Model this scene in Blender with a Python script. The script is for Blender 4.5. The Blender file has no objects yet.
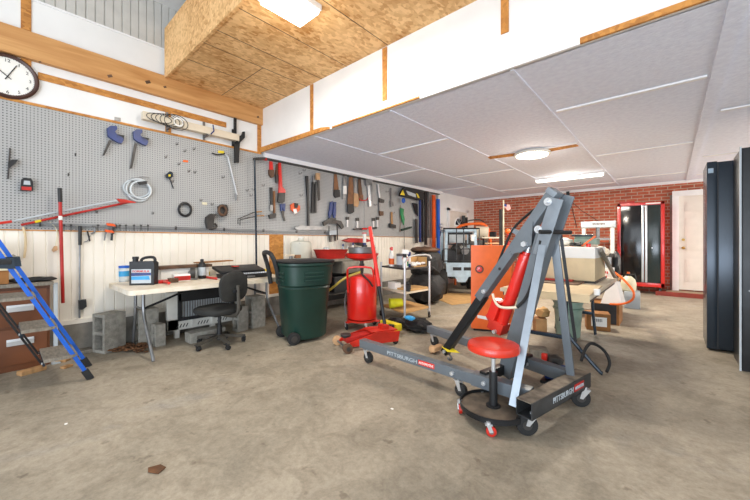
import bpy, bmesh, math, random
from mathutils import Vector as V, Matrix, Euler
random.seed(7)
PI = math.pi
S = bpy.context.scene
COL = S.collection

# ------------------------------------------------------------ camera
CH = 1.15
YAW = math.atan(296 / 333)
cam = bpy.data.objects.new('camera', bpy.data.cameras.new('camera'))
COL.objects.link(cam)
cam.location = (0, 0, CH)
cam.rotation_euler = (PI / 2, 0, YAW)
cam.data.sensor_width = 36
cam.data.lens = 36 * 333 / 750
cam.data.shift_y = -8 / 750
cam.data.clip_start = .05
S.camera = cam

# ------------------------------------------------------------ light
S.view_settings.view_transform = 'Standard'
S.view_settings.look = 'None'
S.view_settings.gamma = 1
S.view_settings.use_curve_mapping = False
S.view_settings.exposure = 0.0
world = bpy.data.worlds.new('sky')
S.world = world
world.use_nodes = True
bg = world.node_tree.nodes['Background']
bg.inputs[0].default_value = (.86, .93, 1, 1)
bg.inputs[1].default_value = 1.5

def area(name, loc, target, sx, sy, power, color):
    l = bpy.data.lights.new(name, 'AREA')
    l.shape = 'RECTANGLE'; l.size = sx; l.size_y = sy; l.energy = power; l.color = color
    o = bpy.data.objects.new(name, l); COL.objects.link(o)
    o.location = loc
    o.rotation_euler = (V(target) - V(loc)).to_track_quat('-Z', 'Y').to_euler()
    return o
area('doorway_daylight', (.6, -3.7, 1.5), (-1.5, 4, 1.6), 5.5, 2.8, 120, (.86, .93, 1))
area('added_uplight', (.3, -3.4, .15), (-.6, 3.0, 3.6), 5.0, 2.0, 300, (.74, .85, 1))  # upward fill added behind the camera to brighten the ceilings
area('side_doorway_daylight', (3.95, 8.1, 1.35), (-2, 5.2, .8), 1.9, 1.8, 235, (1, .94, .86))

# ------------------------------------------------------------ projection of picture points on real planes
cA, sA = math.cos(YAW), math.sin(YAW)
def ray(px, py):
    r = (px - 375) / 333; u = (242 - py) / 333
    return V((-sA + r * cA, cA + r * sA, u))
O = V((0, 0, CH))
WX = -4.64                       # the left wall
YB = 9.95                        # the brick wall
def W(px, py, off=0.0):          # point on a plane parallel to the left wall
    d = ray(px, py); return O + d * ((WX + off) / d.x)
def B(px, py, y=YB):             # point on a plane parallel to the brick wall
    d = ray(px, py); return O + d * (y / d.y)
def F(px, py, z=0.0):            # point at a height
    d = ray(px, py); return O + d * ((z - CH) / d.z)

# ------------------------------------------------------------ materials
def mat(name, col, rough=.6, metal=0.0, var=.12, scale=8.0, bump=0.0, bscale=60.0, col2=None, detail=4.0, coat=0.0, alpha=1.0, stretch=None):
    m = bpy.data.materials.new(name); m.use_nodes = True
    nt = m.node_tree; N = nt.nodes; L = nt.links
    b = N['Principled BSDF']
    b.inputs['Roughness'].default_value = rough
    b.inputs['Metallic'].default_value = metal
    b.inputs['Coat Weight'].default_value = coat
    if alpha < 1: b.inputs['Alpha'].default_value = alpha
    tc = N.new('ShaderNodeTexCoord')
    mp = N.new('ShaderNodeMapping'); L.new(tc.outputs['Object'], mp.inputs[0])
    if stretch: mp.inputs['Scale'].default_value = stretch
    n = N.new('ShaderNodeTexNoise'); n.inputs['Scale'].default_value = scale; n.inputs['Detail'].default_value = detail
    L.new(mp.outputs[0], n.inputs['Vector'])
    r = N.new('ShaderNodeValToRGB')
    c = tuple(col)
    c2 = tuple(col2) if col2 else tuple(max(0, x * (1 - var * 1.6)) for x in c)
    c1 = c if col2 else tuple(min(1, x * (1 + var * .6)) for x in c)
    r.color_ramp.elements[0].position = .32; r.color_ramp.elements[1].position = .68
    r.color_ramp.elements[0].color = (*c2, 1); r.color_ramp.elements[1].color = (*c1, 1)
    L.new(n.outputs['Fac'], r.inputs[0]); L.new(r.outputs[0], b.inputs['Base Color'])
    if bump:
        n2 = N.new('ShaderNodeTexNoise'); n2.inputs['Scale'].default_value = bscale; n2.inputs['Detail'].default_value = 3
        L.new(mp.outputs[0], n2.inputs['Vector'])
        bp = N.new('ShaderNodeBump'); bp.inputs['Strength'].default_value = bump; bp.inputs['Distance'].default_value = .01
        L.new(n2.outputs['Fac'], bp.inputs['Height']); L.new(bp.outputs[0], b.inputs['Normal'])
    return m

def hexc(s, k=1.0):
    s = s.lstrip('#'); o = []
    for i in (0, 2, 4):
        v = int(s[i:i + 2], 16) / 255
        o.append((v / 12.92 if v <= .04045 else ((v + .055) / 1.055) ** 2.4) * k)
    return tuple(min(1, x) for x in o)

def concrete():
    m = mat('concrete_floor', (1, 1, 1), .78)
    nt = m.node_tree; N = nt.nodes; L = nt.links; b = N['Principled BSDF']
    tc = N.new('ShaderNodeTexCoord')
    def noise(s, d, r=.6, dist=0):
        n = N.new('ShaderNodeTexNoise'); n.inputs['Scale'].default_value = s; n.inputs['Detail'].default_value = d
        n.inputs['Roughness'].default_value = r; n.inputs['Distortion'].default_value = dist
        L.new(tc.outputs['Object'], n.inputs['Vector']); return n
    def ramp(src, stops):
        r = N.new('ShaderNodeValToRGB'); e = r.color_ramp.elements
        e[0].position, e[0].color = stops[0][0], (*stops[0][1], 1)
        e[1].position, e[1].color = stops[-1][0], (*stops[-1][1], 1)
        for p, c in stops[1:-1]:
            x = e.new(p); x.color = (*c, 1)
        L.new(src, r.inputs[0]); return r
    def mul(a, bb, f=1.0):
        x = N.new('ShaderNodeMix'); x.data_type = 'RGBA'; x.blend_type = 'MULTIPLY'; x.inputs[0].default_value = f
        L.new(a, x.inputs[6]); L.new(bb, x.inputs[7]); return x.outputs[2]
    base = ramp(noise(1.1, 8, .62, .4).outputs['Fac'], [(.30, hexc('8f8778')), (.46, hexc('9f9584')), (.60, hexc('aea391')), (.75, hexc('9f9b94'))])
    fine = ramp(noise(38, 6, .75).outputs['Fac'], [(.30, (.72, .71, .69)), (.62, (1, 1, 1))])
    mid = ramp(noise(5.5, 7, .68, 1.0).outputs['Fac'], [(.33, (.74, .73, .71)), (.55, (1, 1, 1))])
    spots = ramp(noise(11, 3, .5).outputs['Fac'], [(.26, (.55, .52, .49)), (.33, (1, 1, 1))])
    c = mul(mul(mul(base.outputs[0], fine.outputs[0]), mid.outputs[0]), spots.outputs[0], .8)
    L.new(c, b.inputs['Base Color'])
    bp = N.new('ShaderNodeBump'); bp.inputs['Strength'].default_value = .25; bp.inputs['Distance'].default_value = .006
    L.new(noise(55, 5, .7).outputs['Fac'], bp.inputs['Height']); L.new(bp.outputs[0], b.inputs['Normal'])
    rr = N.new('ShaderNodeMapRange'); rr.inputs[3].default_value = .42; rr.inputs[4].default_value = .85
    L.new(noise(3, 5).outputs['Fac'], rr.inputs[0]); L.new(rr.outputs[0], b.inputs['Roughness'])
    return m

def brickmat():
    m = mat('red_brick', (1, 1, 1), .85)
    nt = m.node_tree; N = nt.nodes; L = nt.links; b = N['Principled BSDF']
    tc = N.new('ShaderNodeTexCoord'); sp = N.new('ShaderNodeSeparateXYZ'); cb = N.new('ShaderNodeCombineXYZ')
    L.new(tc.outputs['Object'], sp.inputs[0]); L.new(sp.outputs[0], cb.inputs[0]); L.new(sp.outputs[2], cb.inputs[1])
    br = N.new('ShaderNodeTexBrick')
    for k, v in {'Scale': 1.0, 'Brick Width': .215, 'Row Height': .075, 'Mortar Size': .009, 'Mortar Smooth': .2, 'Bias': -.1}.items():
        br.inputs[k].default_value = v
    br.inputs['Color1'].default_value = (*hexc('c86a4c'), 1); br.inputs['Color2'].default_value = (*hexc('a8523a'), 1)
    br.inputs['Mortar'].default_value = (*hexc('c0aa96'), 1)
    L.new(cb.outputs[0], br.inputs['Vector'])
    n = N.new('ShaderNodeTexNoise'); n.inputs['Scale'].default_value = 7; L.new(cb.outputs[0], n.inputs['Vector'])
    r = N.new('ShaderNodeMapRange'); r.inputs[3].default_value = .65; r.inputs[4].default_value = 1.3
    L.new(n.outputs['Fac'], r.inputs[0])
    x = N.new('ShaderNodeMix'); x.data_type = 'RGBA'; x.blend_type = 'MULTIPLY'; x.inputs[0].default_value = 1
    L.new(br.outputs['Color'], x.inputs[6]); L.new(r.outputs[0], x.inputs[7]); L.new(x.outputs[2], b.inputs['Base Color'])
    bp = N.new('ShaderNodeBump'); bp.inputs['Strength'].default_value = .6; bp.inputs['Distance'].default_value = .01; bp.invert = True
    L.new(br.outputs['Fac'], bp.inputs['Height']); L.new(bp.outputs[0], b.inputs['Normal'])
    return m

def pegmat():
    m = mat('pegboard', (1, 1, 1), .5)
    nt = m.node_tree; N = nt.nodes; L = nt.links; b = N['Principled BSDF']
    tc = N.new('ShaderNodeTexCoord'); sp = N.new('ShaderNodeSeparateXYZ'); L.new(tc.outputs['Object'], sp.inputs[0])
    def M(op, a, bb=None):
        x = N.new('ShaderNodeMath'); x.operation = op
        for i, v in enumerate((a, bb)):
            if v is None: continue
            if isinstance(v, (int, float)): x.inputs[i].default_value = v
            else: L.new(v, x.inputs[i])
        return x.outputs[0]
    def cell(s): return M('POWER', M('SUBTRACT', M('FRACT', M('DIVIDE', s, .0254)), .5), 2)
    d = M('SQRT', M('ADD', cell(sp.outputs[1]), cell(sp.outputs[2])))
    hole = M('LESS_THAN', d, .20)
    n = N.new('ShaderNodeTexNoise'); n.inputs['Scale'].default_value = 2.5; n.inputs['Detail'].default_value = 4
    L.new(tc.outputs['Object'], n.inputs['Vector'])
    r = N.new('ShaderNodeValToRGB'); r.color_ramp.elements[0].color = (*hexc('a3a4a3'), 1); r.color_ramp.elements[1].color = (*hexc('b2b2b0'), 1)
    L.new(n.outputs['Fac'], r.inputs[0])
    x = N.new('ShaderNodeMix'); x.data_type = 'RGBA'; L.new(hole, x.inputs[0]); L.new(r.outputs[0], x.inputs[6]); x.inputs[7].default_value = (.06, .06, .065, 1)
    L.new(x.outputs[2], b.inputs['Base Color'])
    return m

def osbmat(name, a, c, flake=True):
    m = mat(name, (1, 1, 1), .7)
    nt = m.node_tree; N = nt.nodes; L = nt.links; b = N['Principled BSDF']
    tc = N.new('ShaderNodeTexCoord')
    v = N.new('ShaderNodeTexVoronoi'); v.inputs['Scale'].default_value = 38; v.inputs['Randomness'].default_value = 1
    mp = N.new('ShaderNodeMapping'); mp.inputs['Scale'].default_value = (1, .55, 1); mp.inputs['Rotation'].default_value = (.3, .2, .7)
    n0 = N.new('ShaderNodeTexNoise'); n0.inputs['Scale'].default_value = 2.2; n0.inputs['Detail'].default_value = 5; L.new(tc.outputs['Object'], n0.inputs['Vector'])
    L.new(tc.outputs['Object'], mp.inputs[0]); L.new(mp.outputs[0], v.inputs['Vector'])
    bw = N.new('ShaderNodeRGBToBW'); L.new(v.outputs['Color'], bw.inputs[0])
    add = N.new('ShaderNodeMath'); add.operation = 'MULTIPLY_ADD'; add.inputs[1].default_value = .55 if flake else .1
    L.new(bw.outputs[0], add.inputs[0]); L.new(n0.outputs['Fac'], add.inputs[2])
    r = N.new('ShaderNodeValToRGB'); e = r.color_ramp.elements
    e[0].position = .42; e[0].color = (*a, 1); e[1].position = .98; e[1].color = (*c, 1)
    L.new(add.outputs[0], r.inputs[0]); L.new(r.outputs[0], b.inputs['Base Color'])
    return m

def timbermat():
    m = mat('timber', (1, 1, 1), .6)
    nt = m.node_tree; N = nt.nodes; L = nt.links; b = N['Principled BSDF']
    tc = N.new('ShaderNodeTexCoord'); mp = N.new('ShaderNodeMapping'); mp.inputs['Scale'].default_value = (6, .7, 7)
    L.new(tc.outputs['Object'], mp.inputs[0])
    n = N.new('ShaderNodeTexNoise'); n.inputs['Scale'].default_value = 2.2; n.inputs['Detail'].default_value = 5; n.inputs['Distortion'].default_value = .6
    L.new(mp.outputs[0], n.inputs['Vector'])
    r = N.new('ShaderNodeValToRGB'); e = r.color_ramp.elements
    e[0].position = .3; e[0].color = (*hexc('ba8046'), 1); e[1].position = .7; e[1].color = (*hexc('d8a468'), 1)
    L.new(n.outputs['Fac'], r.inputs[0])
    v = N.new('ShaderNodeTexVoronoi'); v.inputs['Scale'].default_value = 2.1; mp2 = N.new('ShaderNodeMapping'); mp2.inputs['Scale'].default_value = (.3, 1, 2.0)
    L.new(tc.outputs['Object'], mp2.inputs[0]); L.new(mp2.outputs[0], v.inputs['Vector'])
    r2 = N.new('ShaderNodeValToRGB'); e = r2.color_ramp.elements; e[0].position = .05; e[0].color = (.25, .13, .07, 1); e[1].position = .09; e[1].color = (1, 1, 1, 1)
    L.new(v.outputs['Distance'], r2.inputs[0])
    x = N.new('ShaderNodeMix'); x.data_type = 'RGBA'; x.blend_type = 'MULTIPLY'; x.inputs[0].default_value = 1
    L.new(r.outputs[0], x.inputs[6]); L.new(r2.outputs[0], x.inputs[7]); L.new(x.outputs[2], b.inputs['Base Color'])
    return m

M_ = {}
def MK(k, *a, **kw): M_[k] = mat(k, *a, **kw)
M_['concrete'] = concrete(); M_['brick'] = brickmat(); M_['peg'] = pegmat()
M_['osb'] = osbmat('osb', hexc('b07838'), hexc('ecc086'))
M_['osb_strip'] = osbmat('osb_strip', hexc('9c6028'), hexc('cf9148'))
M_['timber'] = timbermat()
MK('white', hexc('eeeeec'), .5, var=.03, scale=3)
MK('siding', hexc('f4eee2'), .5, var=.03, scale=2, col2=hexc('ebe3d5'))
MK('grey_metal_siding', hexc('cbc9c3'), .45, var=.05)
MK('ceiling', hexc('eaefff'), .8, var=.05, scale=22, detail=8, bump=.35, bscale=45)
MK('batten', hexc('f2f2f2'), .5, var=.02)
MK('stem', hexc('8a857c'), .9, var=.2, bump=.4)
MK('door_white', hexc('e3dcd2'), .45, var=.03)
MK('cmu', hexc('a09c92'), .95, var=.18, scale=20, bump=.8, bscale=90)
MK('black_metal', (.014, .015, .017), .38, metal=.2, var=.3)
MK('black_plastic', (.014, .0145, .016), .5, var=.25)
MK('rubber', (.017, .017, .017), .8, var=.3)
MK('hoist_grey', hexc('6b7278'), .38, metal=.15, var=.1, scale=6)
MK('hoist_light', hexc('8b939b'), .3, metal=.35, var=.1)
MK('beam_dark', (.040, .042, .044), .5, var=.35, scale=9)
MK('tray_dirty', hexc('7a6c5c'), .8, col2=hexc('453d35'), scale=9)
MK('beam_dust', hexc('85796a'), .85, var=.35, scale=14)
MK('red', hexc('d6241a'), .28, var=.08, coat=.4)
MK('red_dull', hexc('b8241c'), .5, var=.15)
MK('jack_red', hexc('cc2c1c'), .4, var=.15)
MK('stool_red', hexc('d8351f'), .32, var=.12, coat=.2)
MK('orange', hexc('ee6a22'), .42, var=.07)
MK('orange_bright', hexc('ea5b18'), .45, var=.1)
MK('blue', hexc('1a60c8'), .38, var=.08)
MK('tool_blue', hexc('1c3676'), .4, var=.15)
MK('chrome', hexc('d6d8da'), .3, metal=.6, var=.03)
MK('gloss_black', (.006, .006, .007), .12, var=.1)
MK('gloss_black_reflection', (.02, .03, .03), .12, var=.1)  # black locker door, its blue-green reflection mixed into the colour
MK('steel', hexc('8c8d8e'), .38, metal=.7, var=.2)
MK('dark_steel', hexc('4a4846'), .45, metal=.5, var=.25)
MK('rust', hexc('6a4f3c'), .6, metal=.3, var=.3)
MK('green', hexc('17382f'), .42, var=.12, scale=5)
MK('paint_green', hexc('2e8a55'), .5)
MK('pale_green', hexc('8ba292'), .6, var=.2)
MK('ofa_green', hexc('7e9a88'), .6, var=.2)
MK('brown_cab', hexc('6b3f25'), .42, var=.18, scale=3)
MK('grey_tread', hexc('8a8377'), .85, var=.2, scale=14, bump=.4, stretch=(1, 5, 1))
MK('cardboard', hexc('c49a63'), .85, var=.1)
MK('cardboard_dark', hexc('9b6a3a'), .85, var=.15)
MK('cardboard_pale', hexc('dcc6a0'), .85, var=.07)
MK('paper', hexc('f1efea'), .7, var=.03)
MK('label_grey', hexc('b9c1c6'), .5, var=.05)
MK('label_blue', hexc('3aa0d8'), .5)
MK('table_plastic', hexc('efe6d6'), .5, var=.1, scale=7, col2=hexc('d9cab0'))
MK('wood', hexc('b58a5b'), .75, var=.2, stretch=(1, 4, 1))
MK('wood_saw', hexc('8a5e3c'), .6, var=.25)
MK('wood_light', hexc('cfa57a'), .7, var=.15)
MK('chair_fabric', (.028, .028, .026), .9, var=.2, bump=.3)
MK('chair_frame', hexc('4a453d'), .6, var=.3)
MK('appliance', hexc('dcdad2'), .45, var=.05)
MK('clear', hexc('e4eaec'), .25, var=.04, alpha=.72)
MK('translucent', hexc('dcdccf'), .4, var=.05, alpha=.75)
MK('yellow', hexc('e8cf2a'), .45, var=.08)
MK('yellow_bucket', hexc('dede2a'), .4, var=.08)
MK('bench_grey', hexc('8a857a'), .5, metal=.2, var=.2)
MK('bag', (.010, .010, .011), .62, var=.3, bump=.9, bscale=22)
MK('pale_blue', hexc('b4cbdb'), .4, var=.12)
MK('cream', hexc('ddd6b8'), .45, var=.08)
MK('clock_rim', hexc('4a2f26'), .4)
MK('clock_face', hexc('f1eee6'), .5, var=.02)
MK('hose_yellow', hexc('c9b24a'), .35, var=.1)
MK('brass', hexc('c09a4e'), .3, metal=.9)
MK('leaf', hexc('6e4a2e'), .9, var=.35)
MK('rust_orange', hexc('b85a30'), .6, var=.2)
MK('glass', hexc('b9c4c4'), .1, var=.05)
MK('cab_blue', hexc('2a3540'), .22, metal=.3, var=.15, scale=2)
MK('pink', hexc('dfa7a0'), .6)
MK('step_red', hexc('8e3528'), .6, var=.15)
MK('step_top', hexc('a08a70'), .8, var=.15)
MK('cream_panel', hexc('dccfb8'), .5, var=.06)
MK('fabric_white', hexc('e9e5dc'), .8, var=.05)

def emis(name, col, s):
    m = bpy.data.materials.new(name); m.use_nodes = True
    b = m.node_tree.nodes['Principled BSDF']; b.inputs['Base Color'].default_value = (1, 1, 1, 1)
    b.inputs['Emission Color'].default_value = (*col, 1); b.inputs['Emission Strength'].default_value = s
    M_[name] = m
emis('lamp_warm', (1, .86, .68), 7)
emis('lamp_tube', (1, .96, .88), 6)
emis('lamp_near', (1, .97, .90), 6)

# ------------------------------------------------------------ mesh building
class MB:
    def __init__(s): s.bm = bmesh.new(); s.mats = []
    def _mi(s, m):
        if m is None: return 0
        if m not in s.mats: s.mats.append(m)
        return s.mats.index(m)
    def _fin(s, verts, bevel=0, m=None, seg=2):
        fs = list({f for v in verts for f in v.link_faces})
        if m: 
            i = s._mi(m)
            for f in fs: f.material_index = i
        if bevel:
            es = list({e for f in fs for e in f.edges if e.is_manifold and e.calc_face_angle(0) > .5})
            bmesh.ops.bevel(s.bm, geom=es, offset=bevel, segments=seg, profile=.7, affect='EDGES')
        return s
    def box(s, c, size, rot=None, bevel=0, m=None):
        mt = Matrix.Translation(V(c))
        if rot is not None: mt = mt @ (rot if isinstance(rot, Matrix) else Euler(rot).to_matrix().to_4x4())
        mt = mt @ Matrix.Diagonal((*size, 1))
        r = bmesh.ops.create_cube(s.bm, size=1, matrix=mt)
        return s._fin(r['verts'], bevel, m)
    def box2(s, a, b, bevel=0, m=None):
        a = V(a); b = V(b)
        return s.box((a + b) / 2, [max(abs(x), 1e-4) for x in (b - a)], None, bevel, m)
    def beam(s, p, q, w, h, up=(0, 0, 1), bevel=0, m=None):      # box from p to q; w sideways, h along up
        p = V(p); q = V(q); y = (q - p).normalized(); u = V(up)
        x = y.cross(u).normalized(); z = x.cross(y)
        R = Matrix((x, y, z)).transposed().to_4x4()
        return s.box((p + q) / 2, (w, (q - p).length, h), R, bevel, m)
    def cyl(s, p, q, r, r2=None, seg=20, bevel=0, m=None, cap=True):
        p = V(p); q = V(q); d = q - p
        mt = Matrix.Translation((p + q) / 2) @ d.to_track_quat('Z', 'Y').to_matrix().to_4x4()
        g = bmesh.ops.create_cone(s.bm, cap_ends=cap, segments=seg, radius1=r, radius2=r if r2 is None else r2, depth=d.length, matrix=mt)
        return s._fin(g['verts'], bevel, m)
    def ball(s, c, r, m=None, sub=2, jit=0):
        g = bmesh.ops.create_icosphere(s.bm, subdivisions=sub, radius=1, matrix=Matrix.Translation(V(c)) @ Matrix.Diagonal((*((r, r, r) if isinstance(r, (int, float)) else r), 1)))
        if jit:
            for v in g['verts']: v.co += V((random.uniform(-1, 1), random.uniform(-1, 1), random.uniform(-1, 1))) * jit
        return s._fin(g['verts'], 0, m)
    def tube(s, pts, r, seg=8, m=None, closed=False, smooth=0):
        pts = [V(p) for p in pts]
        for _ in range(smooth):
            n = [pts[0]] if not closed else []
            rng = range(len(pts) - (0 if closed else 1))
            for i in rng:
                a, b = pts[i], pts[(i + 1) % len(pts)]
                n += [a.lerp(b, .25), a.lerp(b, .75)]
            if not closed: n.append(pts[-1])
            pts = n
        rings = []; N = len(pts); nrm = None
        for i, p in enumerate(pts):
            a = pts[(i - 1) % N] if (closed or i > 0) else p
            b = pts[(i + 1) % N] if (closed or i < N - 1) else p
            t = (b - a).normalized()
            if nrm is None:
                nrm = t.orthogonal().normalized()
            nrm = (nrm - t * nrm.dot(t)).normalized(); bn = t.cross(nrm)
            rings.append([s.bm.verts.new(p + (nrm * math.cos(2 * PI * k / seg) + bn * math.sin(2 * PI * k / seg)) * r) for k in range(seg)])
        fs = []
        for i in range(N if closed else N - 1):
            A, Bq = rings[i], rings[(i + 1) % N]
            for k in range(seg):
                fs.append(s.bm.faces.new((A[k], A[(k + 1) % seg], Bq[(k + 1) % seg], Bq[k])))
        if not closed:
            fs.append(s.bm.faces.new(rings[0][::-1])); fs.append(s.bm.faces.new(rings[-1]))
        if m:
            i = s._mi(m)
            for f in fs: f.material_index = i
        return s
    def lathe(s, prof, c, seg=32, m=None, sx=1, sy=1, axis=None, cap=True):
        c = V(c); rings = []; vs = []
        R = V(axis).to_track_quat('Z', 'Y').to_matrix() if axis else Matrix.Identity(3)
        for r, z in prof:
            ring = [s.bm.verts.new(c + R @ V((r * sx * math.cos(2 * PI * k / seg), r * sy * math.sin(2 * PI * k / seg), z))) for k in range(seg)]
            rings.append(ring); vs += ring
        for a, b in zip(rings, rings[1:]):
            for k in range(seg): s.bm.faces.new((a[k], a[(k + 1) % seg], b[(k + 1) % seg], b[k]))
        if cap: s.bm.faces.new(rings[0][::-1]); s.bm.faces.new(rings[-1])
        return s._fin(vs, 0, m)
    def prism(s, pts, d, m=None, bevel=0):                       # planar outline of 3D points pushed along d
        a = [s.bm.verts.new(V(p)) for p in pts]; b = [s.bm.verts.new(V(p) + V(d)) for p in pts]; n = len(a)
        s.bm.faces.new(a[::-1]); s.bm.faces.new(b)
        for i in range(n): s.bm.faces.new((a[i], a[(i + 1) % n], b[(i + 1) % n], b[i]))
        return s._fin(a + b, bevel, m)
    def build(s, name, m=None, parent=None, smooth=True):
        bmesh.ops.recalc_face_normals(s.bm, faces=s.bm.faces[:])
        off = V((0, 0, 0)); q = parent
        while q: off += q.location; q = q.parent
        pivot = off
        if parent is None and len(s.bm.verts):
            xs = [v.co for v in s.bm.verts]
            lo = V([min(c[i] for c in xs) for i in range(3)]); hi = V([max(c[i] for c in xs) for i in range(3)])
            pivot = V(((lo.x + hi.x) / 2, (lo.y + hi.y) / 2, lo.z))
        for v in s.bm.verts: v.co -= pivot
        me = bpy.data.meshes.new(name)
        if smooth:
            for f in s.bm.faces: f.smooth = True
            for e in s.bm.edges:
                if e.is_manifold and e.calc_face_angle(0) > .6: e.smooth = False
        s.bm.to_mesh(me); s.bm.free()
        if s.mats:
            for x in s.mats: me.materials.append(M_[x] if isinstance(x, str) else x)
        elif m: me.materials.append(M_[m] if isinstance(m, str) else m)
        o = bpy.data.objects.new(name, me); COL.objects.link(o)
        if parent: o.parent = parent
        else: o.location = pivot
        return o

def tag(o, label=None, cat=None, group=None, kind=None):
    if label: o['label'] = label
    if cat: o['category'] = cat
    if group: o['group'] = group
    if kind: o['kind'] = kind
    return o
def thing(name, label, cat, loc=(0, 0, 0), group=None):
    o = bpy.data.objects.new(name, None); COL.objects.link(o); o.location = loc; o.empty_display_size = .1
    return tag(o, label, cat, group)
def one(name, mb, m, label, cat, group=None): return tag(mb.build(name, m), label, cat, group)
def struct(name, mb, m, parent=None):
    o = mb.build(name, m, parent)
    if parent is None: o['kind'] = 'structure'
    return o
def kids(o): return [c for c in bpy.data.objects if c.parent == o]
def dup(root, loc=None, rz=0, label=None, parent=None):
    r = root.copy(); COL.objects.link(r)
    if parent: r.parent = parent
    for ch in kids(root): dup(ch, parent=r)
    if loc is not None: r.location = loc; r.rotation_euler.z = rz
    if label: r['label'] = label
    return r
def text(s, name, size, origin, right, up, m, parent, depth=.0015, bold=0.0, width=None):
    cu = bpy.data.curves.new(name, 'FONT'); cu.body = s; cu.size = size; cu.extrude = depth; cu.offset = bold
    cu.resolution_u = 3
    t = bpy.data.objects.new(name, cu); COL.objects.link(t)
    dg = bpy.context.evaluated_depsgraph_get()
    me = bpy.data.meshes.new_from_object(t.evaluated_get(dg))
    bpy.data.objects.remove(t)
    x = V(right).normalized(); y = V(up); y = (y - x * y.dot(x)).normalized(); z = x.cross(y)
    w = max(v.co.x for v in me.vertices); kx = width / w if width else 1
    R = Matrix((x, y, z)).transposed()
    off = V((0, 0, 0)); q = parent
    while q: off += q.location; q = q.parent
    for v in me.vertices: v.co = R @ V((v.co.x * kx, v.co.y, v.co.z)) + V(origin) - off
    me.materials.clear(); me.materials.append(M_[m])
    o = bpy.data.objects.new(name, me); COL.objects.link(o); o.parent = parent
    return o

# ============================================================ STRUCTURE
struct('floor', MB().box2((WX - .2, -4, -.12), (4.2, YB + .2, 0)), 'concrete')
wl = struct('wall_left', MB().box2((WX - .16, -4, 0), (WX - .02, YB + .1, 4.05)), 'white')
# beadboard wainscot with grooves
def ribbed(y0, y1, z0, z1, step, depth, g, x):
    mb = MB(); pts = [(x - .015, y0), (x, y0)]; y = y0 + step
    while y < y1:
        pts += [(x, y - g), (x - depth, y - g * .4), (x - depth, y + g * .4), (x, y + g)]; y += step
    pts += [(x, y1), (x - .015, y1)]
    mb.prism([(a, b, z0) for a, b in pts], (0, 0, z1 - z0)); return mb
ribbed(-4, 7.95, .31, 1.265, .0915, .008, .007, WX + .004).build('siding', 'siding', wl, smooth=False)
MB().box2((WX - .02, -4, 0), (WX + .012, 9.9, .31)).build('stem_wall', 'stem', wl)
MB().box2((WX - .02, -4, .30), (WX + .02, 7.95, .345)).build('base_strip', 'siding', wl)
MB().box2((WX - .02, -4, 1.268), (WX + .008, 7.75, 2.475)).build('pegboard', 'peg', wl)
m = MB(); 
m.box2((WX - .02, -4, 2.475), (WX + .016, 2.62, 2.50)); m.box2((WX - .02, -4, 1.258), (WX + .012, 7.75, 1.27))
m.build('edge_strip', 'osb_strip', wl)
MB().box2((WX - .05, -4, 2.50), (WX, 2.65, 2.95)).build('upper_panel', 'white', wl)
MB().box2((WX - .05, -4, 3.18), (WX, 2.65, 3.50)).build('white_band', 'white', wl)
ribbed(-4, 2.65, 3.50, 4.05, .078, .012, .006, WX + .004).build('metal_siding', 'grey_metal_siding', wl, smooth=False)
MB().box2((WX, -4, 3.495), (WX + .012, 2.65, 3.515)).build('trim_line', 'batten', wl)
yv = W(26, 50).y
MB().box2((WX, yv - .035, 3.18), (WX + .01, yv + .035, 3.50)).build('wood_strip', 'osb_strip', wl)
MB().box2((WX, yv - .035, 2.72), (WX + .01, yv + .035, 2.91)).build('wood_strip', 'osb_strip', wl)
p, q = W(38, 73), W(226, 128)
MB().box2((WX, p.y, 2.745), (WX + .01, q.y, 2.815)).build('wood_strip', 'osb_strip', wl)
y = W(168, 120).y
MB().box2((WX, y - .03, 2.50), (WX + .011, y + .03, 2.77)).build('wood_strip', 'osb_strip', wl)
MB().box2((WX, 2.56, 2.50), (WX + .012, 2.645, 2.91)).build('wood_strip', 'osb_strip', wl)
a, b_ = W(269, 240), W(283, 240)
MB().box2((WX, a.y, .32), (WX + .012, b_.y, 1.262)).build('wood_strip', 'osb_strip', wl)
# timber ledger beam with small gap of white edge
struct('trim_1', MB().box2((WX, -4, 2.905), (WX + .06, 2.64, 3.165), bevel=.004), 'timber')
tm = bpy.data.objects['trim_1']; m = MB()
for px, py, rr in ((110, 76, .022), (148, 82, .026), (165, 87, .016), (258, 117, .018), (40, 62, .010)):
    p = W(px, py, .06); m.box(p, (.002, rr * 2, rr * 1.3), (.5, 0, 0), bevel=.0008)
m.build('knot', 'rust', tm)['kind'] = 'stuff'
# back brick wall, its frame side boards
wb = struct('wall_back', MB().box2((WX - .1, YB, 0), (4.2, YB + .15, 2.62)), 'brick')
struct('trim_2', MB().box2((WX, YB - .03, 2.44), (4.2, YB, 2.5)), 'batten')
wr = struct('wall_right', MB().box2((4.05, 3.6, 0), (4.2, YB, 4.05)), 'white')
# low ceiling
ce = struct('ceiling', MB().box2((WX - .1, 2.66, 2.5), (4.2, YB + .1, 2.62)), 'ceiling')
gb = MB()
for x in (-3.39, -2.15, -.93):
    gb.box2((x - .012, 2.66, 2.492), (x + .012, YB, 2.5))
gb.build('panel_seam', 'ceiling', ce)
MB().box2((.24, 2.66, 2.486), (.33, YB, 2.5)).build('wide_batten', 'ceiling', ce)
bt = MB()
for x0, x1, ys in ((WX, -3.39, (5.2, 7.6)), (-3.39, -2.15, (3.87, 6.3, 8.75)), (-2.15, -.93, (5.2, 7.66, 9.2)), (-.93, .24, (3.81, 6.2, 8.76)), (.33, 1.55, (4.9, 7.35, 9.2)), (1.55, 2.8, (3.8, 6.2))):
    for yy in ys: bt.box2((x0 + .05, yy - .021, 2.486), (x1 - .02, yy + .021, 2.5))
bt.build('seam_batten', 'batten', ce)
MB().box2((WX - .02, 2.66, 2.43), (WX + .05, 7.9, 2.5)).build('edge_moulding', 'batten', ce)
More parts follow.
